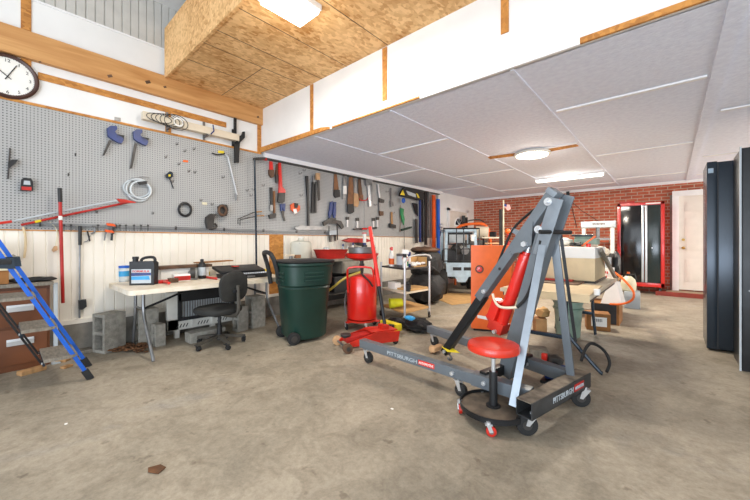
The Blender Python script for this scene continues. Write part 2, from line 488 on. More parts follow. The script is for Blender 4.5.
MB().box2((WX - .02, 2.66, 2.405), (WX + .055, 7.75, 2.43)).build('dark_edge', 'dark_steel', ce)
a = W(441, 200)
# header between the tall bay and the low ceiling
hd = struct('wall_front', MB().box2((WX - .05, 2.62, 2.5), (4.2, 2.67, 4.05)), 'white')
for px, z0 in ((312, 2.56), (385, 2.60), (505, 2.78)):
    x = B(px, 100, 2.62).x
    MB().box2((x - .03, 2.611, z0 if px > 312 else 2.5), (x + .03, 2.62, 3.14)).build('wood_strip', 'osb_strip', hd)
MB().prism([(WX, 2.60, 2.5), (-3.05, 2.60, 2.5), (-3.05, 2.60, 2.525), (-3.2, 2.60, 2.55), (WX, 2.60, 2.575)], (0, .02, 0)).build('wood_edge', 'osb_strip', hd)
MB().box2((-3.0, 2.60, 2.50), (-1.75, 2.62, 2.515)).build('wood_edge', 'osb_strip', hd)
MB().box2((-.46, 2.60, 2.492), (.35, 2.62, 2.53)).build('wood_edge', 'osb_strip', hd)
MB().box2((-1.75, 2.595, 2.485), (-.46, 2.62, 2.53)).build('lower_edge', 'batten', hd)
# OSB loft deck over the near bay
lf = struct('trim_3', MB().box2((WX + .06, 1.345, 3.15), (4.2, 2.62, 3.19)), 'osb')
MB().box2((WX + .055, 1.32, 3.135), (4.2, 1.345, 3.735)).build('fascia_board', 'osb', lf)
sm = MB()
for x in (-2.15, -2.76, -3.2, -3.5, -3.95): sm.box2((x - .003, 1.345, 3.148), (x + .003, 2.62, 3.15))
sm.box2((-4.58, 2.0, 3.148), (-3.5, 2.006, 3.15))
sm.build('joint_line', 'rust', lf)
# tall ceiling over the near bay
struct('ceiling', MB().box2((WX - .1, -4, 4.05), (4.2, 2.66, 4.15)), 'white')
# far left wall: door with arched light
y0, y1 = W(449, 220).y, W(466, 220).y
dl = struct('door_2', MB().box2((WX, y0, 0), (WX + .03, y1, 2.03)), 'door_white')
m = MB(); m.box2((WX - .01, y0 - .09, 0), (WX + .04, y0, 2.1)); m.box2((WX - .01, y1, 0), (WX + .04, y1 + .09, 2.1)); m.box2((WX - .01, y0 - .09, 2.03), (WX + .04, y1 + .09, 2.12)); m.build('door_frame', 'batten', dl)
cy, cz = (y0 + y1) / 2 - .02, 1.60
arch = [(WX + .03, cy - .26, cz)] + [(WX + .03, cy + .26 * math.cos(t), cz + .27 * math.sin(t)) for t in [PI - i * PI / 12 for i in range(0, 13)]]
MB().prism(arch[1:], (.012, 0, 0)).build('arch_frame', 'batten', dl)
MB().prism([(WX + .042, cy + .20 * math.cos(PI - i * PI / 12), cz + .04 + .19 * math.sin(PI - i * PI / 12)) for i in range(13)], (.004, 0, 0)).build('pane', 'cab_blue', dl)
m = MB()
for t in (.25, .5, .75): m.box((WX + .049, cy + .1 * math.cos(PI * t), cz + .04 + .1 * math.sin(PI * t)), (.006, .012, .2), (PI * (t - .5), 0, 0))
m.build('muntin', 'batten', dl)
# white man-door in the brick wall
dr = struct('door_1', MB().box2((.13, YB - .05, .11), (1.03, YB - .01, 2.15)), 'door_white')
m = MB()
for x in (.02, 1.03): m.box2((x, YB - .09, 0.02), (x + .11, YB, 2.26), bevel=.004)
m.box2((.02, YB - .092, 2.15), (1.14, YB, 2.27), bevel=.004); m.build('door_frame', 'batten', dr)
m = MB()
for cx in (.35, .80):
    for z0, z1 in ((.28, .78), (.95, 1.68), (1.80, 2.02)):
        m.box2((cx - .13, YB - .056, z0), (cx + .13, YB - .048, z1), bevel=.005)
        m.box2((cx - .10, YB - .062, z0 + .03), (cx + .10, YB - .054, z1 - .03), bevel=.005)
m.build('raised_panel', 'door_white', dr)
MB().cyl((.20, YB - .05, 1.02), (.20, YB - .075, 1.02), .016).ball((.20, YB - .10, 1.02), .032).build('door_knob', 'brass', dr)
MB().cyl((.20, YB - .05, 1.20), (.20, YB - .08, 1.20), .027).build('deadbolt', 'brass', dr)
m = MB().box2((-.02, YB - .03, .0), (.02, YB, 2.2)); m.build('side_board', 'stem', dr)
st = tag(MB().box2((-.085, 9.44, 0), (1.2, 9.9, .085), bevel=.004).build('door_step', 'step_top'), 'low platform step with red front edge below the white door', 'step')
MB().box2((-.25, 9.41, 0), (1.21, 9.44, .092)).build('red_edge', 'step_red', st)

# ============================================================ LAMPS
# rectangular fixture under the wood deck
lm = thing('ceiling_light', 'long white tube fixture under the near wood deck at top of photo', 'ceiling light', (-2.34, 1.62, 3.15))
x0, x1, y0, y1 = -2.50, -2.20, 1.38, 1.80
MB().box2((x0, y0, 3.10), (x1, y1, 3.15), bevel=.006).build('housing', 'batten', lm)
MB().box2((x0 + .015, y0 + .015, 3.07), (x1 - .015, y1 - .015, 3.105), bevel=.012).build('diffuser', 'lamp_near', lm)
# round light
c = F(532, 154, 2.47)
lm = thing('ceiling_light', 'round glowing ceiling light screwed to wooden strips', 'ceiling light', (c.x, c.y, 2.5))
MB().lathe([(.235, 2.495), (.255, 2.475), (.25, 2.455), (.23, 2.45)], (c.x, c.y, 0)).build('rim', 'appliance', lm)
MB().lathe([(.225, 2.455), (.215, 2.44), (.14, 2.43), (.02, 2.426)], (c.x, c.y, 0)).build('diffuser', 'lamp_warm', lm)
for px0, px1, n in ((489, 519, 0), (545, 577, 1)):
    a = F(px0, 158 if n == 0 else 151, 2.49); b = F(px1, 154 if n == 0 else 145, 2.49)
    MB().beam(a, b, .13, .012).build('wooden_strip', 'osb_strip', lm)
# tube light
a, b = F(534, 181, 2.44), F(605, 175.5, 2.44)
a.y = b.y = (a.y + b.y) / 2
lm = thing('ceiling_light', 'long slim tube ceiling light near the brick wall', 'ceiling light', ((a.x + b.x) / 2, a.y, 2.5))
MB().box2((a.x, a.y - .06, 2.46), (b.x, a.y + .06, 2.5), bevel=.005).build('housing', 'batten', lm)
MB().box2((a.x + .01, a.y - .05, 2.42), (b.x - .01, a.y + .05, 2.462), bevel=.015).build('diffuser', 'lamp_tube', lm)
def lamp(name, loc, sx, sy, power, col, parent=None):
    l = bpy.data.lights.new(name, 'AREA'); l.shape = 'RECTANGLE'; l.size = sx; l.size_y = sy; l.energy = power; l.color = col
    o = bpy.data.objects.new(name, l); COL.objects.link(o); o.location = loc
lamp('round_lamp_light', (c.x, c.y, 2.41), .3, .3, 70, (1, .90, .76))
for nm, lx, ly, lz, pw in (('round_lamp_glow', c.x, c.y, 2.34, 7), ('tube_lamp_glow', (a.x + b.x) / 2, a.y, 2.34, 9), ('near_lamp_glow', -2.35, 1.6, 2.9, 9)):
    l = bpy.data.lights.new(nm, 'POINT'); l.energy = pw; l.color = (1, .9, .76); l.shadow_soft_size = .12
    o = bpy.data.objects.new(nm, l); COL.objects.link(o); o.location = (lx, ly, lz)
lamp('tube_lamp_light', ((a.x + b.x) / 2, a.y, 2.40), 1.2, .1, 75, (1, .92, .8))
lamp('near_lamp_light', (-2.35, 1.6, 3.05), .28, .4, 45, (1, .95, .87))

# ============================================================ ENGINE HOIST
HM = V((-.58, 2.45, 0)); HD = V((-.98, .2, 0)).normalized(); HN = V((.2, .98, 0)).normalized()
def hp(s, z, n=0.0): return HM + HD * s + HN * n + V((0, 0, z))
h = thing('engine_hoist', 'folded grey engine hoist with red ram, wheeled legs and black cross beam', 'engine hoist', (-.58, 2.45, 0))
A0, A1 = V((-.645, 2.04, .17)), V((-.475, 2.80, .17))
bd = (A1 - A0).normalized(); bs = V((bd.y, -bd.x, 0))
# hollow cross beam: four walls
m = MB(); w_ = .10; t_ = .006
for sgn in (-1, 1): m.beam(A0 + bs * sgn * (w_ / 2 - t_ / 2), A1 + bs * sgn * (w_ / 2 - t_ / 2), t_, w_)
m.beam(A0 - V((0, 0, w_ / 2 - t_ / 2)), A1 - V((0, 0, w_ / 2 - t_ / 2)), w_, t_)
cb_ = m.build('cross_beam', 'beam_dark', h)
MB().beam(A0 + V((0, 0, w_ / 2 - t_ / 2)), A1 + V((0, 0, w_ / 2 - t_ / 2)), w_, t_, bevel=.002).build('top_plate', 'beam_dust', cb_)
o0 = A0 + bs * (w_ / 2 + .001)
text('PITTSBURGH', 'lettering', .052, o0 + bd * .24 - V((0, 0, .018)), bd, (0, 0, 1), 'label_grey', cb_, width=.27)
MB().beam(o0 + bd * .525 + V((0, 0, .003)), o0 + bd * .665 + V((0, 0, .003)), .003, .048).build('red_badge', 'red_dull', cb_)
text('AUTOMOTIVE', 'badge_lettering', .030, o0 + bs * .003 + bd * .532 - V((0, 0, .008)), bd, (0, 0, 1), 'label_grey', cb_, width=.125)
def caster(c, d, R, parent, wheel='rubber', fork='chrome', top=None, wd=.035, name='caster'):
    c = V(c); d = V(d).normalized(); sd = V((d.y, -d.x, 0)); top = top or R * 2 + .03
    k = MB()
    for s in (-1, 1):
        k.prism([c + sd * s * (wd / 2 + .003) + V((0, 0, 0)) + d * -.010, c + sd * s * (wd / 2 + .003) + d * .010 + V((0, 0, -.004)), c + sd * s * (wd / 2 + .003) - d * .0 + V((0, 0, top - R)) + d * (R * .95), c + sd * s * (wd / 2 + .003) + V((0, 0, top - R)) + d * (R * .1)], sd * s * .003)
    k.box(c + d * R * .5 + V((0, 0, top - R)), (wd + .014, wd + .02, .006), (0, 0, math.atan2(sd.y, sd.x)))
    k.cyl(c + d * R * .5 + V((0, 0, top - R)), c + d * R * .5 + V((0, 0, top - R + .014)), .012)
    f = k.build(name, fork, parent)
    w = MB().cyl(c - sd * wd / 2, c + sd * wd / 2, R, seg=24, bevel=.005).build('wheel', wheel, f)
    MB().cyl(c - sd * (wd / 2 + .003), c + sd * (wd / 2 + .003), R * .45, seg=16).build('hub', 'steel' if wheel != 'rubber' else 'dark_steel', f)
    return f
def legs(tip, root, face_text):
    tip = V(tip); root = V(root); d = (tip - root).normalized()
    L = MB().beam(root, tip, .07, .074, bevel=.003)
    lg = L.build('leg', 'hoist_grey', h)
    sl = MB().beam(root, root + d * .40, .082, .086, bevel=.003).build('socket', 'hoist_grey', lg)
    side = V((-d.y, d.x, 0)); side = side if side.y < 0 else -side
    for t in (.30, .55):
        c = root + d * t * 1.0
        MB().cyl(c + side * .036, c + side * .056, .016, seg=6).cyl(c + side * .05, c + side * .062, .009).build('bolt', 'chrome', lg)
    if face_text:
        r = -d if False else (root - tip).normalized()
        o = tip + side * .0355 + r * .36 - V((0, 0, .016))
        text('PITTSBURGH', 'lettering', .044, o, r, (0, 0, 1), 'label_grey', lg, width=.33)
        MB().beam(o + r * .345 + V((0, 0, .018)), o + r * .50 + V((0, 0, .018)), .003, .038).build('red_badge', 'red', lg)
        text('AUTOMOTIVE', 'badge_lettering', .028, o + r * .352 + side * .003 + V((0, 0, .008)), r, (0, 0, 1), 'paper', lg, width=.14)
    caster(tip - d * .09 + V((0, 0, -.045 - .075)) , d, .05, lg, top=.118)
    caster(root + d * .50 + V((0, 0, -.12)), d, .045, lg, top=.113)
    return lg
legs((-2.23, 2.32, .178), (-.66, 2.235, .178), True)
legs((-2.03, 3.20, .178), (-.56, 2.74, .178), False)
caster((A0.x + .0, A0.y + .05, .062), (.80, .60, 0), .062, h, top=.122)
caster((A1.x + .0, A1.y - .10, .062), (.85, .5, 0), .062, h, top=.122)
caster((A0.x + .02, A1.y - .02, .05), (-.8, 1, 0), .05, h, top=.118)
# rear cross plate carrying the mast
MB().beam(hp(.36, .205, -.28), hp(.36, .205, .36), .05, .07, bevel=.003).build('base_cross_member', 'black_metal', h)
# mast
def hbeam(s0, z0, s1, z1, w, t, n=0.0):
    a, b = hp(s0, z0, n), hp(s1, z1, n)
    return MB().beam(a, b, t, w, up=HD * .99 + V((0, 0, .01)), bevel=.004)
hbeam(.345, .16, .045, 1.22, .10, .10).build('mast', 'hoist_grey', h)
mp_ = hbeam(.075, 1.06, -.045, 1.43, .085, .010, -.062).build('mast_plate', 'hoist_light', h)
hbeam(.075, 1.06, -.06, 1.46, .085, .010, .062).build('mast_plate', 'hoist_grey', h)
for s, z in ((.01, 1.415), (.075, 1.235)):
    MB().cyl(hp(s, z, -.066), hp(s, z, -.085), .017, seg=6).cyl(hp(s, z, -.08), hp(s, z, -.10), .012).cyl(hp(s, z, -.066), hp(s, z, -.071), .026).build('bolt', 'chrome', h)
    MB().cyl(hp(s, z, .066), hp(s, z, .09), .02, seg=6).build('bolt', 'chrome', h)
# boom
bm_ = hbeam(-.005, 1.485, .578, .70, .066, .085).build('boom', 'hoist_grey', h)
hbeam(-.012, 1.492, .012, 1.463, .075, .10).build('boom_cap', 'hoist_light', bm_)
hbeam(.545, .725, .945, .165, .066, .064).build('boom_extension', 'black_metal', bm_)
for t in (.52, .68): 
    s, z = -.02 + .585 * t, 1.475 - .775 * t
    MB().cyl(hp(s, z, -.0425), hp(s, z, -.0445), .011).build('hole', 'black_plastic', bm_)
MB().cyl(hp(.51, .765, -.042), hp(.51, .765, -.062), .018, seg=6).cyl(hp(.51, .765, -.05), hp(.51, .765, -.07), .01).build('bolt', 'chrome', bm_)
MB().cyl(hp(.925, .185, -.033), hp(.925, .185, -.046), .016, seg=6).build('bolt', 'chrome', bm_)
# hook hanging from the tip
m = MB().tube([hp(.90, .22), hp(.89, .17), hp(.895, .155), hp(.885, .14)], .006)
m.tube([hp(.885, .15), hp(.87, .135), hp(.88, .115), hp(.905, .112), hp(.915, .13)], .009, smooth=1); m.build('hook', 'steel', h)
MB().prism([hp(.96, .215, -.03), hp(.90, .225, .01), hp(.78, .205, -.01), hp(.87, .20, -.06)], (0, 0, .004)).build('yellow_plate', 'yellow', h)
# gusset and ram
MB().prism([hp(.12, 1.29, -.052), hp(.30, 1.06, -.052), hp(.20, 1.08, -.052), hp(.13, 1.13, -.052)], HN * .008).build('gusset', 'hoist_grey', bm_)
MB().prism([hp(.12, 1.29, .044), hp(.30, 1.06, .044), hp(.20, 1.08, .044), hp(.13, 1.13, .044)], HN * .008).build('gusset', 'hoist_grey', bm_)
MB().cyl(hp(.175, 1.135, -.052), hp(.175, 1.135, -.078), .02, seg=6).build('bolt', 'chrome', bm_)
ram = MB().cyl(hp(.40, .50), hp(.195, 1.06), .043, seg=28, bevel=.006)
ram.cyl(hp(.20, 1.04), hp(.188, 1.08), .033, seg=24, bevel=.004)
rm = ram.build('hydraulic_ram', 'red', h)
MB().cyl(hp(.19, 1.05), hp(.175, 1.13), .02).build('piston_rod', 'chrome', rm)
m = hbeam(.455, .56, .40, .71, .07, .085, -.01); m.build('pump_body', 'red', rm)
m = hbeam(.43, .47, .40, .55, .12, .10); m.cyl(hp(.50, .56), hp(.44, .49), .02); m.cyl(hp(.50, .585, -.03), hp(.47, .54, -.03), .012); m.build('base_block', 'jack_red', rm)
MB().cyl(hp(.41, .475, -.075), hp(.41, .475, .075), .014).build('pin', 'chrome', rm)
MB().tube([hp(.445, .75, -.03), hp(.41, .71, -.06), hp(.36, .675, -.09), hp(.29, .675, -.095), hp(.22, .69, -.075)], .010, smooth=2).build('hose_end', 'cream_panel', rm)
MB().tube([hp(.22, .69, -.075), hp(.16, .76, -.06), hp(.11, .90, -.06), hp(.09, 1.02, -.058), hp(.06, 1.16, -.06)], .011, smooth=2).build('hose', 'rubber', rm)
# braces, near one bright
a, b = V((-.735, 2.115, .13)), hp(.045, 1.13, -.07)
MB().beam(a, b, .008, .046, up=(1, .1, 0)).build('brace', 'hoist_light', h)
a, b = V((-.52, 2.66, .16)), hp(.03, 1.17, .065)
MB().beam(a, b, .03, .05, up=(1, .1, 0), bevel=.003).build('brace', 'hoist_grey', h)
a = V((-.545, 2.60, .16)); MB().beam(a + V((.05, .05, .3)), hp(.0, 1.20, .09), .008, .02, up=(1, .1, 0)).build('brace_rod', 'black_metal', h)
# T handle
MB().cyl(hp(.02, 1.215, -.15), hp(-.05, 1.215, .12), .014, seg=14).build('handle_bar', 'black_plastic', h)
# black pull strap on the far side of the boom
MB().tube([hp(.10, 1.42, .05), hp(.22, 1.345, .05), hp(.33, 1.25, .05), hp(.415, 1.07, .05), hp(.51, .84, .05), hp(.56, .74, .04)], .010, smooth=1).build('pull_handle', 'black_metal', h)
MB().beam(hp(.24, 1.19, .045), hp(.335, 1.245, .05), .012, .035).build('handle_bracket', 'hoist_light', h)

# ============================================================ CREEPER STOOL
sc_ = F(492, 399, .08)
s = thing('rolling_stool', 'round orange-red topped rolling stool with black tray base', 'stool', (sc_.x, sc_.y, 0))
X, Y = -.862, 2.125; s.location = (X, Y, 0)
MB().lathe([(.148, .445), (.160, .452), (.163, .470), (.156, .492), (.13, .500), (.03, .500)], (X, Y, 0), 40).build('seat', 'stool_red', s)
MB().lathe([(.11, .438), (.12, .446)], (X, Y, 0)).build('seat_plate', 'black_metal', s)
MB().cyl((X, Y, .30), (X, Y, .44), .013).build('piston', 'chrome', s)
MB().cyl((X, Y, .40), (X, Y, .44), .024).build('piston_collar', 'black_plastic', s)
MB().cyl((X, Y, .085), (X, Y, .31), .026).cyl((X, Y, .082), (X, Y, .095), .045).build('column', 'black_plastic', s)
t = MB().lathe([(.02, .072), (.203, .072), (.2035, .084), (.02, .086)], (X, Y, 0), 44).build('tray', 'tray_dirty', s)
MB().lathe([(.204, .072), (.210, .070), (.211, .104), (.205, .104), (.204, .072)], (X, Y, 0), 44, cap=False).build('tray_rim', 'black_metal', s)
for k, (px, py) in enumerate(((464, 414), (492, 430), (517, 423), (508, 385), (470, 392))):
    p = F(px, py, 0); v = V((p.x - X, p.y - Y, 0)).normalized() * .208
    caster((X + v.x, Y + v.y, .032), V((v.y, -v.x, 0)) + v * .2, .030, s, wheel='jack_red', top=.070, wd=.022)

# ============================================================ FLOOR JACK
j = thing('floor_jack', 'low red trolley jack behind the tip of the hoist leg', 'floor jack', (-2.55, 2.65, 0))
j0 = V((-2.64, 2.44, 0)); jd = (V((-2.42, 2.98, 0)) - j0).normalized(); js = V((jd.y, -jd.x, 0))
m = MB()
for sg in (-1, 1):
    m.prism([j0 + js * sg * .12 + V((0, 0, .05)), j0 + jd * .62 + js * sg * .12 + V((0, 0, .04)), j0 + jd * .64 + js * sg * .12 + V((0, 0, .15)), j0 + jd * .36 + js * sg * .12 + V((0, 0, .17)), j0 + jd * .05 + js * sg * .12 + V((0, 0, .10))], js * sg * .012, bevel=.002)
m.build('side_plate', 'jack_red', j)
MB().prism([j0 + js * -.11 + jd * .30 + V((0, 0, .16)), j0 + js * .11 + jd * .30 + V((0, 0, .16)), j0 + js * .11 + jd * .62 + V((0, 0, .155)), j0 + js * -.11 + jd * .62 + V((0, 0, .155))], (0, 0, .012)).build('cover_plate', 'jack_red', j)
MB().beam(j0 + jd * .03 + V((0, 0, .10)), j0 + jd * .45 + V((0, 0, .13)), .12, .06, bevel=.008).build('lift_arm', 'red_dull', j)
MB().lathe([(.035, .12), (.05, .13), (.058, .15), (.055, .158), (.02, .152)], j0 + jd * .04).build('saddle', 'dark_steel', j)
MB().cyl(j0 + js * -.17 + V((0, 0, .05)), j0 + js * .17 + V((0, 0, .05)), .012).build('axle', 'steel', j)
for sg in (-1, 1):
    w = MB().cyl(j0 + js * sg * .135 + V((0, 0, .05)), j0 + js * sg * .185 + V((0, 0, .05)), .05, seg=24, bevel=.006).build('wheel', 'wood_light' if sg < 0 else 'rust', j)
    MB().cyl(j0 + js * sg * .18 + V((0, 0, .05)), j0 + js * sg * .19 + V((0, 0, .05)), .022).build('hub', 'dark_steel', w)
    caster(j0 + jd * .60 + js * sg * .10 + V((0, 0, .032)), jd, .032, j, fork='dark_steel', top=.07, wd=.02)
m = MB().cyl(j0 + jd * .50 + V((0, 0, .12)), j0 + jd * .50 + V((0, 0, .21)), .045, seg=20); m.beam(j0 + jd * .50 + js * -.06 + V((0, 0, .18)), j0 + jd * .50 + js * .06 + V((0, 0, .18)), .08, .07, bevel=.01)
m.build('handle_socket', 'jack_red', j)
ht0 = j0 + jd * .52 + V((0, 0, .19)); ray_t = ray(370, 227)
ht1 = O + ray_t * ((ht0.y + .14) / ray_t.y)
mid = ht0.lerp(ht1, .38)
MB().cyl(ht0, mid, .021).build('lower_handle', 'black_metal', j)
MB().cyl(mid, ht1, .024).build('upper_handle', 'red', j)

# ============================================================ TRASH BIN
BN = V((-3.31, 2.43, 0))
b = thing('wheeled_trash_bin', 'dark green wheeled trash bin with black folded lid and handle', 'trash bin', BN)
w0, w1 = V((-3.54, 2.27, 0)), V((-3.14, 2.17, 0))
ax = (w1 - w0).normalized(); fw = V((-ax.y, ax.x, 0))          # fw points away from the wheels
def bring(z, rx, ry, n=28, sq=3.2, c=BN):
    pts = []
    for k in range(n):
        t = 2 * PI * k / n; ct, s_ = math.cos(t), math.sin(t)
        x = math.copysign(abs(ct) ** (2 / sq), ct) * rx; y = math.copysign(abs(s_) ** (2 / sq), s_) * ry
        pts.append(c + ax * x + fw * y + V((0, 0, z)))
    return pts
def loft(mb, rings, cap=True, mname=None):
    R = [[mb.bm.verts.new(p) for p in r] for r in rings]
    for a, c in zip(R, R[1:]):
        for k in range(len(a)): mb.bm.faces.new((a[k], a[(k + 1) % len(a)], c[(k + 1) % len(a)], c[k]))
    if cap: mb.bm.faces.new(R[0][::-1]); mb.bm.faces.new(R[-1])
    return mb
m = loft(MB(), [bring(.04, .23, .22), bring(.07, .245, .24), bring(.60, .275, .275), bring(.62, .285, .285), bring(.64, .275, .28), bring(.66, .30, .30), bring(.87, .315, .315), bring(.885, .335, .33), bring(.91, .335, .33), bring(.91, .30, .30), bring(.80, .29, .29)])
m.build('body', 'green', b)
for z in (.72, .76, .80):
    c = BN + fw * -.312 + V((0, 0, z))
    MB().beam(c + ax * .0, c + ax * .17, .022, .018, bevel=.006).build('rib', 'green', b)
    c = BN + ax * .316 + V((0, 0, z))
    MB().beam(c - fw * .12, c + fw * .12, .022, .018, bevel=.006).build('rib', 'green', b)
loft(MB(), [bring(.905, .325, .32), bring(.925, .345, .335), bring(.935, .33, .33), bring(.945, .15, .15)]).build('lid', 'black_plastic', b)
hb = BN - fw * .355 - ax * .13
MB().tube([hb + ax * -.17 + fw * .05 + V((0, 0, .64)), hb + ax * -.18 + fw * .02 + V((0, 0, .85)), hb + ax * -.17 - fw * .03 + V((0, 0, 1.0)), hb + ax * -.10 - fw * .05 + V((0, 0, 1.03)), hb + ax * .08 - fw * .05 + V((0, 0, 1.03)), hb + ax * .14 - fw * .03 + V((0, 0, 1.0)), hb + ax * .15 + fw * .02 + V((0, 0, .85)), hb + ax * .14 + fw * .07 + V((0, 0, .66))], .026, smooth=1).build('handle', 'black_plastic', b)
MB().cyl(w0 + fw * .02 + V((0, 0, .055)), w1 + fw * .02 + V((0, 0, .055)), .012).build('axle', 'steel', b)
for c in (w0 + ax * .02, w1 - ax * .0):
    w = MB().cyl(c - ax * .025 + V((0, 0, .07)), c + ax * .025 + V((0, 0, .07)), .07, seg=24, bevel=.01).build('wheel', 'rubber', b)
    MB().cyl(c - ax * .03 + V((0, 0, .07)), c + ax * .03 + V((0, 0, .07)), .035).build('hub', 'dark_steel', w)

# ============================================================ OIL DRAIN
OC = V((-3.10, 3.22, 0))
d_ = thing('oil_drain_tank', 'red upright oil drain tank on casters with a funnel bowl on top', 'oil drain tank', OC)
MB().lathe([(.15, .13), (.19, .14), (.198, .16), (.198, .66), (.185, .70), (.12, .72), (.02, .725)], OC, 36).build('tank', 'red', d_)
m = MB()
for k in range(3): m.beam(OC + V((0, 0, .11)), OC + V((.25 * math.cos(k * 2.09 + .4), .25 * math.sin(k * 2.09 + .4), .11)), .05, .02)
m.lathe([(.2, .105), (.205, .125)], OC); bs_ = m.build('base_frame', 'jack_red', d_)
for px, py in ((345, 330), (367, 332), (352, 318), (380, 324)):
    p = F(px, py); v = (V((p.x, p.y, 0)) - OC); v = v.normalized() * .22
    caster(OC + v + V((0, 0, .04)), (v.y, -v.x, 0), .038, bs_, top=.095, wd=.022)
hx = V((.7475, .664, 0)); hf = V((.664, -.7475, 0))
MB().tube([OC + hf * .17 - hx * .17 + V((0, 0, .50)), OC + hf * .20 - hx * .18 + V((0, 0, .78)), OC + hf * .21 - hx * .15 + V((0, 0, .83)), OC + hf * .21 + hx * .12 + V((0, 0, .83)), OC + hf * .2 + hx * .16 + V((0, 0, .78)), OC + hf * .17 + hx * .17 + V((0, 0, .50))], .013, smooth=1).build('push_handle', 'red', d_)
MB().cyl(OC + V((0, 0, .70)), OC + V((0, 0, .93)), .022).cyl(OC + V((0, 0, .80)), OC + V((0, 0, .86)), .034).build('standpipe', 'dark_steel', d_)
MB().lathe([(.03, .90), (.12, .91), (.20, .94), (.225, .99), (.228, 1.0), (.218, 1.0), (.19, .95), (.10, .925), (.02, .92)], OC, 40).build('funnel_bowl', 'red', d_)
MB().tube([OC + hf * .12 + V((0, 0, .76)), OC + hf * .16 - hx * .2 + V((0, 0, .70)), OC + hf * .14 - hx * .38 + V((0, 0, .55)), OC + hf * .12 - hx * .48 + V((0, 0, .48))], .016, smooth=2).build('drain_hose', 'hose_yellow', d_)
MB().tube([OC + hf * .10 + V((0, 0, .78)), OC + hf * .20 + V((0, 0, .74)), OC + hf * .21 + hx * .1 + V((0, 0, .66)), OC + hf * .20 + hx * .15 + V((0, 0, .58))], .012, smooth=2).build('hose', 'rubber', d_)
MB().tube([OC - hx * .20 + V((0, 0, .5)), OC - hx * .23 + hf * .05 + V((0, 0, .35)), OC - hx * .20 + hf * .1 + V((0, 0, .2))], .010, smooth=1).build('side_tube', 'steel', d_)
pn = thing('drain_pan', 'round silver metal pan resting in the red funnel bowl', 'pan', OC + V((0, 0, .955)))
MB().lathe([(.13, .955), (.17, .975), (.185, 1.075), (.19, 1.08), (.18, 1.08), (.165, .985), (.02, .972)], OC, 36).build('pan_body', 'steel', pn)
MB().lathe([(.135, .958), (.173, .978), (.18, 1.005), (.176, 1.006), (.15, .99)], OC, 36).build('dark_base_ring', 'black_metal', pn)

# ============================================================ DESK (folding table)
DT = .70
dk = thing('folding_table', 'long cream plastic folding table along the white beadboard wall', 'table', (-4.17, 1.7, 0))
dx0, dx1, dy0, dy1 = -4.60, -3.70, .78, 2.54
rr = .055; pts = []
for cx, cy, a0 in ((dx1 - rr, dy1 - rr, 0), (dx0 + rr, dy1 - rr, 90), (dx0 + rr, dy0 + rr, 180), (dx1 - rr, dy0 + rr, 270)):
    for k in range(6): t = math.radians(a0 + 18 * k); pts.append((cx + rr * math.cos(t), cy + rr * math.sin(t), DT - .045))
MB().prism(pts, (0, 0, .045), bevel=.010).build('tabletop', 'table_plastic', dk)
for yf, sg in ((.98, 1), (2.38, -1)):
    for xt, xf in ((-4.07, -3.72), (-4.37, -4.47)):
        MB().tube([(xf, yf, .0), (xt + (xf - xt) * .25, yf, .30), (xt, yf, .42), (xt, yf, DT - .045)], .0155, smooth=2).build('leg', 'steel', dk)
    MB().cyl((-4.36, yf, .45), (-4.08, yf, .45), .010).build('cross_bar', 'steel', dk)
MB().tube([(-4.07, .98, .46), (-4.07, 1.15, .52), (-4.07, 1.50, DT - .05)], .012).build('folding_brace', 'black_metal', dk)
MB().tube([(-4.07, 2.38, .46), (-4.07, 2.22, .52), (-4.07, 1.9, DT - .05)], .012).build('folding_brace', 'black_metal', dk)

def T(px, py): return F(px, py, DT + .0015)       # a point on the table
# black jug
Jc = T(144, 284.5); Jr = V((.62, .78, 0)).normalized(); Jf = V((.78, -.62, 0))
jg = thing('oil_jug', 'black plastic jug with grey and blue label, standing on the cream table', 'jug', Jc)
def jp(u, v, z): return Jc + Jr * u + Jf * v + V((0, 0, z))
m = MB(); m.prism([jp(-.115, -.05, 0), jp(.115, -.05, 0), jp(.12, -.05, .23), jp(.10, -.05, .245), jp(-.03, -.05, .245), jp(-.115, -.05, .245)], Jf * .10, bevel=.010).build('body', 'black_plastic', jg)
MB().tube([jp(-.03, 0, .24), jp(-.02, 0, .27), jp(.02, 0, .285), jp(.08, 0, .29), jp(.105, 0, .275), jp(.108, 0, .23)], .015, smooth=1).build('handle', 'black_plastic', jg)
MB().cyl(jp(-.08, 0, .24), jp(-.08, 0, .275), .026).cyl(jp(-.08, 0, .27), jp(-.08, 0, .295), .030, seg=14, bevel=.003).build('cap', 'black_plastic', jg)
lb = MB().prism([jp(-.095, .0505, .02), jp(.09, .0505, .02), jp(.09, .0505, .165), jp(-.095, .0505, .165)], Jf * .0015).build('front_label', 'label_grey', jg)
MB().prism([jp(-.095, .052, .055), jp(.08, .052, .055), jp(.07, .052, .095), jp(-.095, .052, .09)], Jf * .001).build('blue_band', 'label_blue', lb)
MB().prism([jp(-.095, .052, .095), jp(.09, .052, .10), jp(.09, .052, .128), jp(-.095, .052, .128)], Jf * .0008).build('dark_band', 'tool_blue', lb)
text('FORMULA', 'label_lettering', .03, jp(-.085, .0525, .134), Jr, (0, 0, 1), 'jack_red', lb, width=.16, bold=.0006)
# clear bottle, blue lid
c = T(124, 281.5)
bo = thing('plastic_jar', 'clear plastic jar with blue lid half behind the black jug', 'jar', c)
MB().lathe([(.045, 0), (.05, .01), (.05, .15), (.04, .165), (.03, .17)], c).build('jar_body', 'clear', bo)
MB().lathe([(.052, .155), (.053, .18), (.02, .183)], c).build('lid', 'blue', bo)
MB().lathe([(.051, .06), (.051, .12)], c).build('blue_label', 'label_blue', bo)
